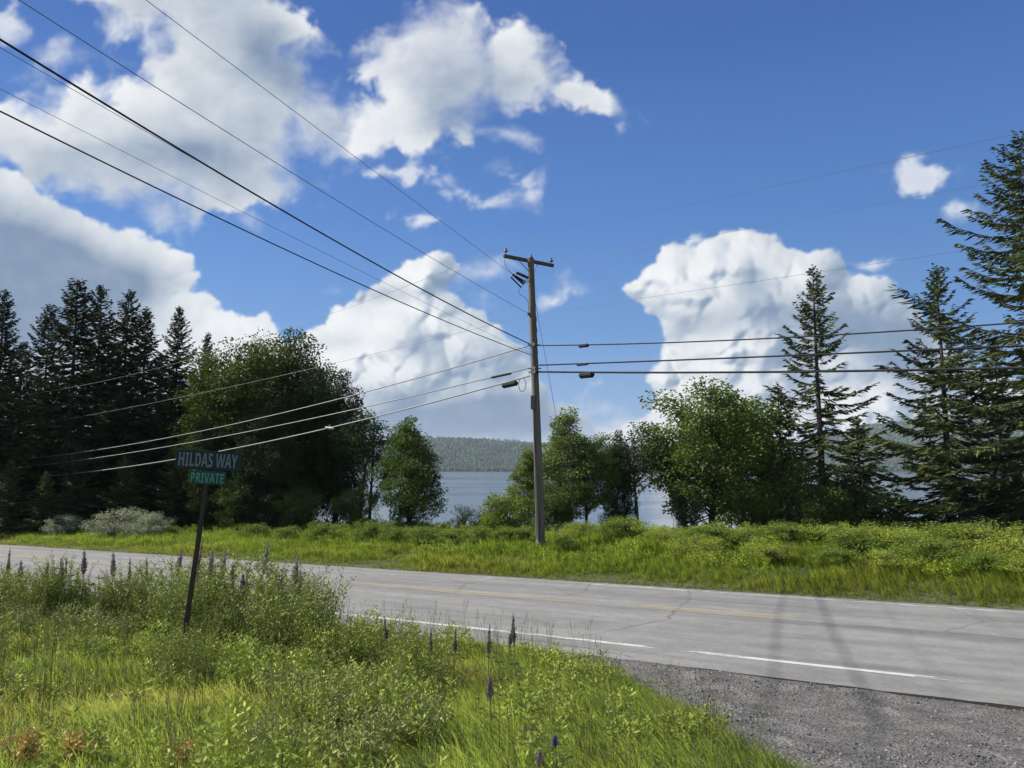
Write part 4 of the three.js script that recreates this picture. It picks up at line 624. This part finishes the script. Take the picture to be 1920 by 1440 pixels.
// shrubs of the lake-side verge
const verge = (name, kit, px, py, w, wide, label, group, m = leafV) => { const r = rayOf(px, 880), k = w / (r.x * NXR + r.z * NZR), x = r.x * k, z = r.z * k, at = V(x, landY(x, z), z), top = atDepth(px, py - (w > 23.5 && px > 1000 ? 12 : 0), -z).y; return grow(name, kit, at, Math.max(0.4, top - at.y), wide, px * 0.7, label, 'bush', group, twigBrown, m, m); };
verge('verge_bush', K.bushA, 1165, 980, 27, 1.5, 'leafy dark-bellied bush past the pole, spilling onto the mown strip');
verge('verge_bush', K.bushB, 1095, 985, 27.5, 1.6, 'pale yellow-green bush beside the foot of the pole');
verge('verge_bush', K.bushA, 1052, 1010, 24.4, 1.2, 'low dark bush at the foot of the pole on the road side');
for (const [px, py, w, k] of [[1250, 1000, 26.5, 'bushB'], [1335, 990, 26, 'bushA'], [1300, 1010, 24.5, 'bushB'], [1400, 995, 26.5, 'bushB'], [1470, 988, 27, 'bushA'], [1440, 1022, 24.4, 'bushB'], [1530, 985, 27.5, 'bushB'], [1590, 1000, 25.5, 'bushA'], [1640, 990, 27.5, 'bushB'], [1700, 992, 26.5, 'bushB'], [1740, 1015, 24.8, 'bushA'], [1790, 988, 27.5, 'bushA'], [1850, 990, 27, 'bushB'], [1900, 1005, 25.3, 'bushB'], [1950, 990, 27.5, 'bushA'], [1560, 1035, 24, 'bushA'], [1670, 1035, 23.9, 'bushB'], [1830, 1040, 24, 'bushA'], [2020, 995, 27, 'bushB'], [1920, 1050, 23.6, 'bushB']]) verge('verge_bush', K[k], px, py, w, 1.7, k === 'bushA' ? 'knee-high dark green bush in the rank verge growth before the firs' : 'knee-high pale yellow-green bush in the rank verge growth before the firs', k === 'bushA' ? 'dark verge bushes before the firs' : 'pale verge bushes before the firs');
for (const [px, py, w, wide, l] of [[32, 966, 23.3, 1.3, 'pale grey-green bush at the road edge under the tallest spruces'], [125, 964, 23.4, 1.2, 'pale grey-green bush beneath the tallest spruce'], [232, 952, 24.1, 1.5, 'widest pale silvery bush below the ragged spruce'], [285, 960, 24.0, 1.1, 'pale bush between the silvery bush and the sign post']]) verge('pale_bush', K.bushPale, px, py, w, wide, l);
for (const [px, py, w] of [[330, 985, 24.8], [480, 980, 25], [545, 985, 24.8], [610, 978, 25], [700, 975, 25.4], [745, 985, 25], [800, 985, 25], [850, 990, 25], [900, 985, 25.6], [950, 985, 25.8], [985, 985, 26]]) verge('verge_bush', K.bushA, px, py, w, 1.3, 'small shaded bush along the grass edge below the maples', 'bushes along the grass edge');

// ---------------------------------------------------------------- grass, weeds, lupines and near shrubs
const grassV = leafMat(0xffffff, 0.5, { vertexColors: true, roughness: 0.6 }), weedV = leafMat(0xffffff, 0.42, { vertexColors: true, roughness: 0.55 });
function tuft(seed, blades, h, radius, lean, wide, seedHeads = 0) {
  const r = rngOf(seed), S = new Soup();
  for (let k = 0; k < blades; k++) {
    const a = r() * 7, d = radius * Math.sqrt(r()), x = Math.cos(a) * d, z = Math.sin(a) * d, b = a + (r() - 0.5) * 2.4, hh = h * (0.5 + 0.6 * r()), ln = lean * hh * (0.35 + r()), w = wide * (0.6 + 0.7 * r()), px = -Math.sin(b) * w, pz = Math.cos(b) * w, v = 0.72 + 0.55 * r(), dry = r() < 0.08, col = dry ? [1.5 * v, 1.05 * v, 1.1 * v] : [v, v, v];
    const at = t => [x + Math.cos(b) * ln * t * t, hh * (t - 0.22 * t * t * t * lean), z + Math.sin(b) * ln * t * t]; const ts = [0, 0.4, 0.75, 1], n = [Math.cos(b) * 0.8, 0.6, Math.sin(b) * 0.8];
    for (let q = 0; q < 3; q++) { const p = at(ts[q]), u = at(ts[q + 1]), k0 = 1 - ts[q] * 0.75, k1 = q === 2 ? 0 : 1 - ts[q + 1] * 0.75; if (q < 2) S.quad([p[0] - px * k0, p[1], p[2] - pz * k0], [p[0] + px * k0, p[1], p[2] + pz * k0], [u[0] + px * k1, u[1], u[2] + pz * k1], [u[0] - px * k1, u[1], u[2] - pz * k1], n, col); else S.tri([p[0] - px * k0, p[1], p[2] - pz * k0], [p[0] + px * k0, p[1], p[2] + pz * k0], u, n, col); }
  }
  for (let k = 0; k < seedHeads; k++) { const a = r() * 7, x = (r() - 0.5) * radius, z = (r() - 0.5) * radius, hh = h * (1.2 + 0.5 * r()), e = [x + Math.cos(a) * 0.08, hh, z + Math.sin(a) * 0.08]; S.tube([[x, 0, z], [x, hh * 0.6, z], e], [0.0014, 0.0012, 0.0008], 3, [1, 0.95, 0.9]); for (let q = 0; q < 9; q++) { const t = r(), o = unit(r); leaf(S, [e[0] - Math.cos(a) * 0.03 * t, e[1] - 0.11 * t, e[2] - Math.sin(a) * 0.03 * t], [o[0] * 0.5, 0.8, o[2] * 0.5], 0.022, 0.003, [1.7, 1.25, 1.6], r); } }
  return S.geo();
}
function stemmy({ seed, stems, H, R, leafLen, leafW, col, step = 0.03, alt = 0.15, from = 0.12, twigs = 0.5, fan = 0.5 }) {   // many leafy stems from one root
  const r = rngOf(seed), S = new Soup(), D = new Soup();
  const dress = (pts, len, k0) => { const n = Math.ceil(len / step); for (let q = Math.floor(n * k0); q <= n; q++) { const u = q / n * (pts.length - 1), i = Math.min(pts.length - 2, Math.floor(u)), p = [0, 1, 2].map(c => lerp(pts[i][c], pts[i + 1][c], u - i)), a = q * 2.4 + r(), up = 0.15 + 0.75 * r(), c = Math.cos(a), s = Math.sin(a), l = Math.hypot(c, up, s), v = 0.7 + 0.6 * r(), y = r() < 0.1 ? 1.35 : 1, t = 1 - 0.45 * (q / n) ** 3; leaf(S, p, [c / l, up / l, s / l], leafLen * (0.6 + 0.6 * r()) * t, leafW * (0.7 + 0.5 * r()) * t, [col[0] * v * y, col[1] * v, col[2] * v], r); } };
  for (let k = 0; k < stems; k++) {
    const a = r() * 7, d = R * 0.55 * Math.sqrt(r()), x = Math.cos(a) * d, z = Math.sin(a) * d, h = H * (0.55 + 0.45 * r()) * (1 - 0.25 * (d / R)), o = fan * h * (0.15 + 0.75 * d / R), w = (r() - 0.5) * alt, b = a + (r() - 0.5);
    const pts = [[x, 0, z], [x + Math.cos(b) * o * 0.25, h * 0.4, z + Math.sin(b) * o * 0.25 + w * 0.3], [x + Math.cos(b) * o * 0.65, h * 0.75, z + Math.sin(b) * o * 0.65 + w * 0.6], [x + Math.cos(b) * o, h, z + Math.sin(b) * o + w]];
    D.tube(pts, [0.0042, 0.0034, 0.0024, 0.001], 4, [1, 1, 1]); dress(pts, h, from);
    for (let q = 0; q < 4; q++) if (r() < twigs) { const u = 0.35 + 0.5 * r(), i = Math.min(2, Math.floor(u * 3)), p = [0, 1, 2].map(c => lerp(pts[i][c], pts[i + 1][c], u * 3 - i)), e = r() * 7, l = h * 0.22 * (0.6 + r()), t = [p[0] + Math.cos(e) * l * 0.7, p[1] + l * 0.75, p[2] + Math.sin(e) * l * 0.7]; D.tube([p, t], [0.002, 0.001], 3, [1, 1, 1]); dress([p, t], l, 0.15); }
  }
  return { stems: D.geo(), leaves: S.geo(), H };
}
const stemMat = mat(rgb(0.10, 0.085, 0.045), 0.9), stemGreen = mat(rgb(0.09, 0.12, 0.04), 0.8);
function scatter(name, geos, material, spots, colourOf, label) {         // spots: [x, z, size, random]
  const lists = geos.map(() => []); spots.forEach((s, k) => lists[Math.floor(s[4] * geos.length) % geos.length].push(s));
  const M = new THREE.Matrix4(), Q = new THREE.Quaternion(), Y = V(0, 1, 0);
  lists.forEach((list, v) => {
    const im = new THREE.InstancedMesh(geos[v], material, list.length); im.name = numbered(name); im.userData.kind = 'stuff'; tag(im, label, name === 'grass' ? 'grass' : 'weeds'); im.castShadow = im.receiveShadow = true;
    list.forEach((s, k) => { M.compose(V(s[0], landY(s[0], s[1]) - 0.015, s[1]), Q.setFromAxisAngle(Y, s[3] * 6.283), V(s[2], s[2] * (0.8 + 0.4 * s[3]), s[2])); im.setMatrixAt(k, M); im.setColorAt(k, colourOf(s[0], s[1], s[3])); });
    scene.add(im);
  });
}
const near = (x, z, m = 1.2) => -z > 2.2 && Math.abs(x) < 0.70 * -z + m;
{ // the bank the camera stands on
  const r = rngOf(101), spots = [], tall = [];
  for (let n = 0; n < 150000; n++) {
    const z = -2.2 - 15 * Math.pow(r(), 0.8), x = (r() * 2 - 1) * (0.70 * -z + 1.2), s = sOf(x, z), w = wOf(x, z); if (w > 11.75) continue; const g = gravelSide(s, Math.min(w, WN - 0.01)) + 0.3 * gnoise(x * 1.3, z * 1.3);
    if (g > -0.05 && r() > Math.exp(-9 * (g + 0.05)) * 0.5) continue; if (r() > 0.62) continue;
    const rich = sstep(-0.15, 0.05, x / -z) * 0.45, lush = fbm(x * 0.5 + 3, z * 0.5, 3) + rich, edge = sstep(0.05, -0.8, g); spots.push([x, z, (0.55 + 0.45 * edge) * (0.8 + 0.5 * lush) * (0.8 + 0.4 * r()), r(), r()]);
    if (r() < 0.012 && edge > 0.7) tall.push([x, z, 0.7 + 0.4 * r(), r(), r()]);
  }
  const col = (x, z, q) => { const n = fbm(x * 0.35, z * 0.35 + 7, 3), m = 0.8 + 0.4 * q, dry = sstep(0.05, 0.45, n); return rgb((0.37 + 0.10 * dry) * m, (0.48 + 0.02 * dry) * m, (0.05 + 0.03 * dry) * m); };
  scatter('grass', [tuft(1, 12, 0.20, 0.09, 0.9, 0.0042), tuft(2, 12, 0.24, 0.10, 0.8, 0.0036), tuft(3, 10, 0.17, 0.09, 1.1, 0.005), tuft(4, 10, 0.28, 0.08, 0.7, 0.0034)], grassV, spots, col, 'rank green grass covering the near bank');
  scatter('grass', [tuft(5, 6, 0.5, 0.08, 0.5, 0.003, 5), tuft(6, 7, 0.5, 0.1, 0.5, 0.003, 6)], grassV, tall, (x, z, q) => rgb(0.15 * (0.8 + q * 0.4), 0.19 * (0.8 + q * 0.4), 0.055), 'thin seeding grass stalks above the near bank');
  // low broad-leaved weeds in the grass
  const w1 = stemmy({ seed: 51, stems: 6, H: 0.34, R: 0.14, leafLen: 0.055, leafW: 0.012, col: [1, 1, 1], step: 0.02 }).leaves, w2 = stemmy({ seed: 52, stems: 5, H: 0.26, R: 0.16, leafLen: 0.045, leafW: 0.018, col: [1, 1, 1], step: 0.022 }).leaves, w3 = stemmy({ seed: 53, stems: 4, H: 0.5, R: 0.12, leafLen: 0.065, leafW: 0.011, col: [1, 1, 1], step: 0.022 }).leaves;
  const ws = []; for (let n = 0; n < 9000; n++) { const z = -2.6 - 12 * Math.pow(r(), 0.8), x = (r() * 2 - 1) * (0.70 * -z + 1), s = sOf(x, z), w = wOf(x, z); if (w > 11.3 || gravelSide(s, w) > -0.3) continue; const px = 960 + FPX * x / -z; const k = fbm(x * 0.6 + 11, z * 0.6, 3) + (px > 420 && px < 840 && z > -9 ? 0.16 : px < 420 ? -0.24 : -0.28); if (r() * 0.55 > k + 0.12) continue; ws.push([x, z, 0.7 + 0.6 * r(), r(), r()]); }
  scatter('weeds', [w1, w2, w3], weedV, ws, (x, z, q) => { const m = 0.75 + 0.5 * q; return rgb(0.36 * m, 0.43 * m, 0.085 * m); }, 'low leafy weeds growing through the grass of the near bank');
}
{ // lake-side verge
  const r = rngOf(202), spots = [], lush = [], rank = [];
  for (let n = 0; n < 90000; n++) {
    const s = -16 + 84 * Math.pow(r(), 0.9), w = WF + 0.1 + 10.5 * r(), [x, z] = xz(s, w); if (!near(x, z, 3)) continue;
    const e = w - WF, n1 = fbm(s * 0.4, w * 0.5, 3); if (e < 0.9 && r() > 0.15 + 0.9 * e + n1) continue; if (s > 30 && e > 6.5) continue;
    const h = (0.38 + 0.32 * sstep(0.3, 2.2, e) + 0.22 * sstep(2.5, 5, e)) * (0.8 + 0.6 * n1); spots.push([x, z, h * (0.75 + 0.5 * r()), r(), r()]);
    const hump = sstep(-0.1, 0.3, fbm(s * 0.33 + 9, w * 0.6, 3)); if (e > 2.8 && r() < 0.14 * hump) rank.push([x, z, (0.4 + 0.7 * hump * r()) * (s > 26 ? 0.8 : 1), r(), r()]);
  }
  for (let n = 0; n < 5200; n++) { const s = -16 + 86 * r(), w = WF + 6 + 12 * r(), [x, z] = xz(s, w); if (!near(x, z, 3) || (s < 26 && w < WF + 8)) continue; rank.push([x, z, (0.6 + 0.7 * r()) * (0.5 + 0.7 * sstep(-0.3, 0.4, gnoise(s * 0.3, w * 0.4))), r(), r()]); }
  const col = (x, z, q) => { const n = fbm(x * 0.22, z * 0.22 + 7, 3), m = 0.8 + 0.4 * q, dry = sstep(0.0, 0.4, n), e = wOf(x, z) - WF, road = Math.exp(-e * 1.1) * 0.5; return rgb((0.32 + 0.07 * dry + 0.05 * road) * m, (0.45 + 0.02 * dry - 0.05 * road) * m, (0.04 + 0.014 * dry + 0.02 * road) * m); };
  scatter('grass', [tuft(11, 13, 0.44, 0.14, 0.7, 0.008), tuft(12, 13, 0.5, 0.15, 0.55, 0.007), tuft(13, 12, 0.38, 0.15, 0.85, 0.009)], grassV, spots, col, 'sunlit green grass of the verge beyond the road');
  const a = stemmy({ seed: 61, stems: 7, H: 0.55, R: 0.25, leafLen: 0.09, leafW: 0.015, col: [1, 1, 1], step: 0.03 }).leaves, b = stemmy({ seed: 62, stems: 6, H: 0.45, R: 0.28, leafLen: 0.07, leafW: 0.02, col: [1, 1, 1], step: 0.04 }).leaves;
  scatter('weeds', [a, b], weedV, rank, (x, z, q) => { const m = 0.75 + 0.5 * q; return rgb(0.32 * m, 0.41 * m, 0.05 * m); }, 'rank leafy growth on the verge and slope before the lake');
}
// ---- near shrubs, one by one
const kits = {
  spireaTall: stemmy({ seed: 71, stems: 95, H: 1.10, R: 0.62, leafLen: 0.052, leafW: 0.0105, col: [0.32, 0.40, 0.085], step: 0.026, twigs: 0.65, fan: 0.45 }),
  spireaWide: stemmy({ seed: 72, stems: 100, H: 0.85, R: 0.75, leafLen: 0.050, leafW: 0.011, col: [0.34, 0.42, 0.08], step: 0.026, twigs: 0.6, fan: 0.6 }),
  glossy: stemmy({ seed: 73, stems: 80, H: 0.62, R: 0.55, leafLen: 0.060, leafW: 0.0125, col: [0.38, 0.44, 0.15], step: 0.026, twigs: 0.5, fan: 0.7 }),
  airy: stemmy({ seed: 74, stems: 45, H: 1.05, R: 0.45, leafLen: 0.040, leafW: 0.009, col: [0.28, 0.33, 0.13], step: 0.032, from: 0.3, twigs: 0.9, fan: 0.4 }),
  rusty: stemmy({ seed: 75, stems: 12, H: 0.42, R: 0.16, leafLen: 0.085, leafW: 0.018, col: [0.55, 0.42, 0.15], step: 0.03, twigs: 0.4, fan: 0.6 }),
};
function shrub(kit, px, py, size, wide, label, group, name = 'leafy_shrub', leaves = weedV) { const p = onLand(px, py), g = tag(root(name, p.x, p.y - 0.02, p.z, px * 0.37), label, 'shrub', group); put('stems', kit.stems, stemMat, g); put('foliage', kit.leaves, leaves, g); g.scale.set(size * wide, size, size * wide); return g; }
shrub(kits.spireaTall, 415, 1205, 1.49, 1.0, 'tall leafy shrub just past the sign post');
shrub(kits.spireaTall, 325, 1228, 1.1, 0.8, 'dense leafy shrub hiding the foot of the sign post');
shrub(kits.spireaWide, 375, 1235, 0.95, 0.8, 'spreading shrub in front of the sign post');
shrub(kits.spireaWide, 345, 1288, 0.8, 0.8, 'low bright shrub screening the buried end of the sign post');
shrub(kits.spireaTall, 350, 1215, 1.33, 0.9, 'leafy shrub wrapped round the foot of the sign post');
shrub(kits.spireaTall, 490, 1225, 1.45, 1.0, 'tall leafy shrub in the middle of the clump next to the sign');
shrub(kits.airy, 575, 1235, 1.49, 1.1, 'airy grey-green shrub with thin tops against the road');
shrub(kits.spireaTall, 545, 1250, 1.17, 1.1, 'dark-footed shrub below the airy one');
shrub(kits.spireaWide, 640, 1265, 1.03, 1.0, 'wide leafy shrub stepping down from the clump towards the road');
shrub(kits.spireaWide, 715, 1275, 1.03, 1.0, 'wide leafy shrub at the road end of the clump');
shrub(kits.spireaWide, 785, 1300, 0.9, 0.9, 'low leafy shrub where the clump gives way to grass');
shrub(kits.glossy, 700, 1345, 0.85, 1.0, 'low glossy-leaved shrub in front of the clump, over dark gaps');
shrub(kits.glossy, 610, 1375, 0.80, 1.1, 'low glossy shrub with narrow pale leaves below the clump');
shrub(kits.glossy, 520, 1330, 0.72, 1.0, 'low glossy shrub with upright stems below the sign clump');
shrub(kits.glossy, 760, 1410, 0.75, 1.0, 'glossy narrow-leaved shrub beside the lush grass');
shrub(kits.glossy, 660, 1450, 0.72, 1.0, 'bright glossy-leaved shrub lowest on the near bank');
shrub(kits.glossy, 500, 1440, 0.62, 1.0, 'small glossy shrub among the rusty weeds');
for (const [px, py, sz, k] of [[-30, 1185, 0.85, 'spireaWide'], [45, 1178, 0.85, 'spireaWide'], [110, 1180, 0.80, 'spireaTall'], [175, 1182, 0.82, 'spireaWide'], [240, 1186, 0.80, 'spireaTall'], [295, 1195, 0.80, 'spireaWide'], [20, 1205, 0.6, 'glossy'], [140, 1205, 0.65, 'glossy'], [215, 1215, 0.6, 'glossy']]) shrub(kits[k], px, py, sz * 1.5, 0.8, { spireaWide: 'wide bushy shrub in the weedy row bordering the road before the sign', spireaTall: 'tall upright shrub in the weedy row bordering the road before the sign', glossy: 'low pale shrub in front of the weedy row bordering the road' }[k], { spireaWide: 'wide shrubs of the weedy row', spireaTall: 'tall shrubs of the weedy row', glossy: 'low shrubs of the weedy row' }[k]);
for (const [px, py, sz, l] of [[45, 1450, 0.85, 'rust-orange weed with long withering leaves, bushiest of its kind'], [150, 1440, 0.8, 'rust-orange weed with spread leaves next to the bushiest one'], [330, 1455, 0.75, 'orange-tinged weed by the small glossy shrub'], [95, 1400, 0.55, 'small brownish weed behind the two rust-orange ones']]) shrub(kits.rusty, px, py, sz * 0.85, 1.0, l, undefined, 'rusty_weed');

// ---- lupines
function lupineKit(seed, H, spike, col, podded) {
  const r = rngOf(seed), T = new Soup(), F = new Soup(), bend = 0.05 * (r() - 0.5) * 2;
  const at = t => [bend * t * t * H, H * t, 0.03 * (r() - 0.5) * 0];
  T.tube([at(0), at(0.35), at(0.7), at(1)], [0.006, 0.005, 0.004, 0.0015], 6, [1, 1, 1]);
  const rings = Math.round(spike / 0.013);
  for (let k = 0; k < rings; k++) { const u = k / rings, y = H - spike + spike * u, t = y / H, c = at(t), n = 6, rad = 0.036 * (1 - 0.85 * u ** 2) * Math.min(1, 0.45 + u * 4) * (podded ? 0.7 : 1) * (0.75 + 0.5 * r()); for (let q = 0; q < n; q++) { const a = q / n * 6.283 + k * 0.5 + 0.3 * r(), v = 0.65 + 0.7 * r(), e = [Math.cos(a), podded ? 0.75 : 0.35, Math.sin(a)], l = Math.hypot(...e), d = e.map(x => x / l), s = [c[0] + Math.cos(a) * 0.003, y, c[2] + Math.sin(a) * 0.003], cc = [col[0] * v, col[1] * v, col[2] * v], len = rad * (0.9 + 0.4 * r()); leaf(F, s, d, len, len * 0.36, cc, r); leaf(F, s, d, len, len * 0.36, cc, r); leaf(F, [s[0], s[1] + 0.003, s[2]], [d[0] * 0.6, 0.8, d[2] * 0.6], len * 0.7, len * 0.25, [cc[0] * 1.15, cc[1] * 1.15, cc[2] * 1.1], r); } }
  const leaves = []; for (let k = 0; k < 6; k++) { const S = new Soup(), t = 0.12 + 0.09 * k, c = at(t), a = k * 2.3 + r(), pl = 0.11 + 0.05 * r(), e = [c[0] + Math.cos(a) * pl, c[1] + pl * 0.55, c[2] + Math.sin(a) * pl]; S.tube([c, e], [0.002, 0.0013], 4, [0.10, 0.15, 0.05]); for (let q = 0; q < 9; q++) { const b = q / 9 * 6.283, d = [Math.cos(b), 0.28, Math.sin(b)], l = Math.hypot(...d); leaf(S, e, d.map(x => x / l), 0.055 + 0.015 * r(), 0.008, [0.095 * (0.8 + 0.4 * r()), 0.16, 0.05], r); } leaves.push(S.geo()); }
  return { stem: T.geo(), spike: F.geo(), leaves, H };
}
const lup = [lupineKit(81, 0.95, 0.30, [0.46, 0.38, 0.46], false), lupineKit(82, 0.95, 0.34, [0.30, 0.25, 0.27], true), lupineKit(83, 0.95, 0.18, [0.22, 0.16, 0.42], false), lupineKit(84, 0.95, 0.32, [0.44, 0.34, 0.42], false)];
function lupine(k, px, foot, top, label, group, tilt = 0) {              // foot and top are rows of the photograph; the foot stands on the land
  const p = onLand(px, foot), h = atDepth(px, top, -p.z).y - p.y, kit = lup[k], g = tag(root('lupine', p.x, p.y, p.z, px * 0.9), label, 'lupine', group), q = h / kit.H;
  put('stem', kit.stem, stemGreen, g); put('flower_spike', kit.spike, weedV, g); for (const l of kit.leaves) put('leaf', l, weedV, g);
  g.scale.setScalar(q); g.scale.x = g.scale.z = Math.max(0.8, Math.min(1.3, q)); const lean = rngOf(px * 7 + k); g.rotation.z = tilt + 0.26 * (lean() - 0.5); g.rotation.x = 0.2 * (lean() - 0.5); return g;
}
for (const [k, px, top] of [[1, 3, 1028], [0, 36, 1048], [1, 95, 1045], [0, 108, 1048], [1, 118, 1042], [0, 150, 1028], [0, 206, 1034], [1, 240, 1045], [0, 70, 1050], [1, 280, 1042]]) lupine(k, px, 1172 + (px % 13), top, k ? 'thin dark seeding lupine above the weedy row along the road' : 'full mauve lupine spike above the weedy row along the road', k ? 'seeding lupines of the weedy row' : 'mauve lupines of the weedy row');
for (const [k, px, foot, top, l] of [[0, 315, 1195, 1026, 'thick faded lupine spike standing apart beside the sign post'], [1, 350, 1200, 1010, 'tallest lupine spike almost touching the sign post'], [0, 385, 1205, 1028, 'leaning lupine spike close past the sign post'], [0, 405, 1205, 1030, 'mauve lupine spike in the shrub past the sign post'], [0, 475, 1215, 1010, 'mauve lupine spike topping the shrub clump against the grass verge'], [1, 500, 1225, 1062, 'dark seeding lupine spike with a bent tip in the clump'], [0, 545, 1230, 1040, 'upright mauve lupine at the road end of the clump'], [0, 522, 1228, 1078, 'short lupine between the bent and the upright spikes'], [3, 435, 1212, 1052, 'mauve lupine half sunk in the tall shrub past the sign'], [3, 455, 1222, 1070, 'low mauve lupine inside the tall shrub of the clump'], [0, 560, 1235, 1068, 'mauve lupine among the airy shrub stems'], [3, 590, 1240, 1092, 'pale lupine at the outer side of the airy shrub'], [1, 365, 1206, 1040, 'thin dark lupine directly behind the sign post'], [1, 730, 1290, 1150, 'short dark lupine tip above the wide shrub'], [1, 800, 1310, 1178, 'thin dark lupine where shrubs meet grass'], [1, 849, 1320, 1176, 'thin dark lupine alone before the white road line'], [1, 912, 1345, 1172, 'tall dark seeding lupine rising from lush grass'], [1, 943, 1320, 1158, 'slender lupine with small head against the asphalt'], [1, 970, 1325, 1150, 'tallest slender lupine against the asphalt'], [3, 922, 1400, 1262, 'thick mauve lupine spike deep in the grass'], [2, 1046, 1500, 1378, 'vivid violet-blue lupine head low in the grass'], [3, 1012, 1500, 1405, 'small drooping violet lupine beside the vivid one'], [1, 1000, 1430, 1345, 'withered small lupine among grass blades']]) lupine(k, px, foot, top, l);
renderer.render(scene, camera);
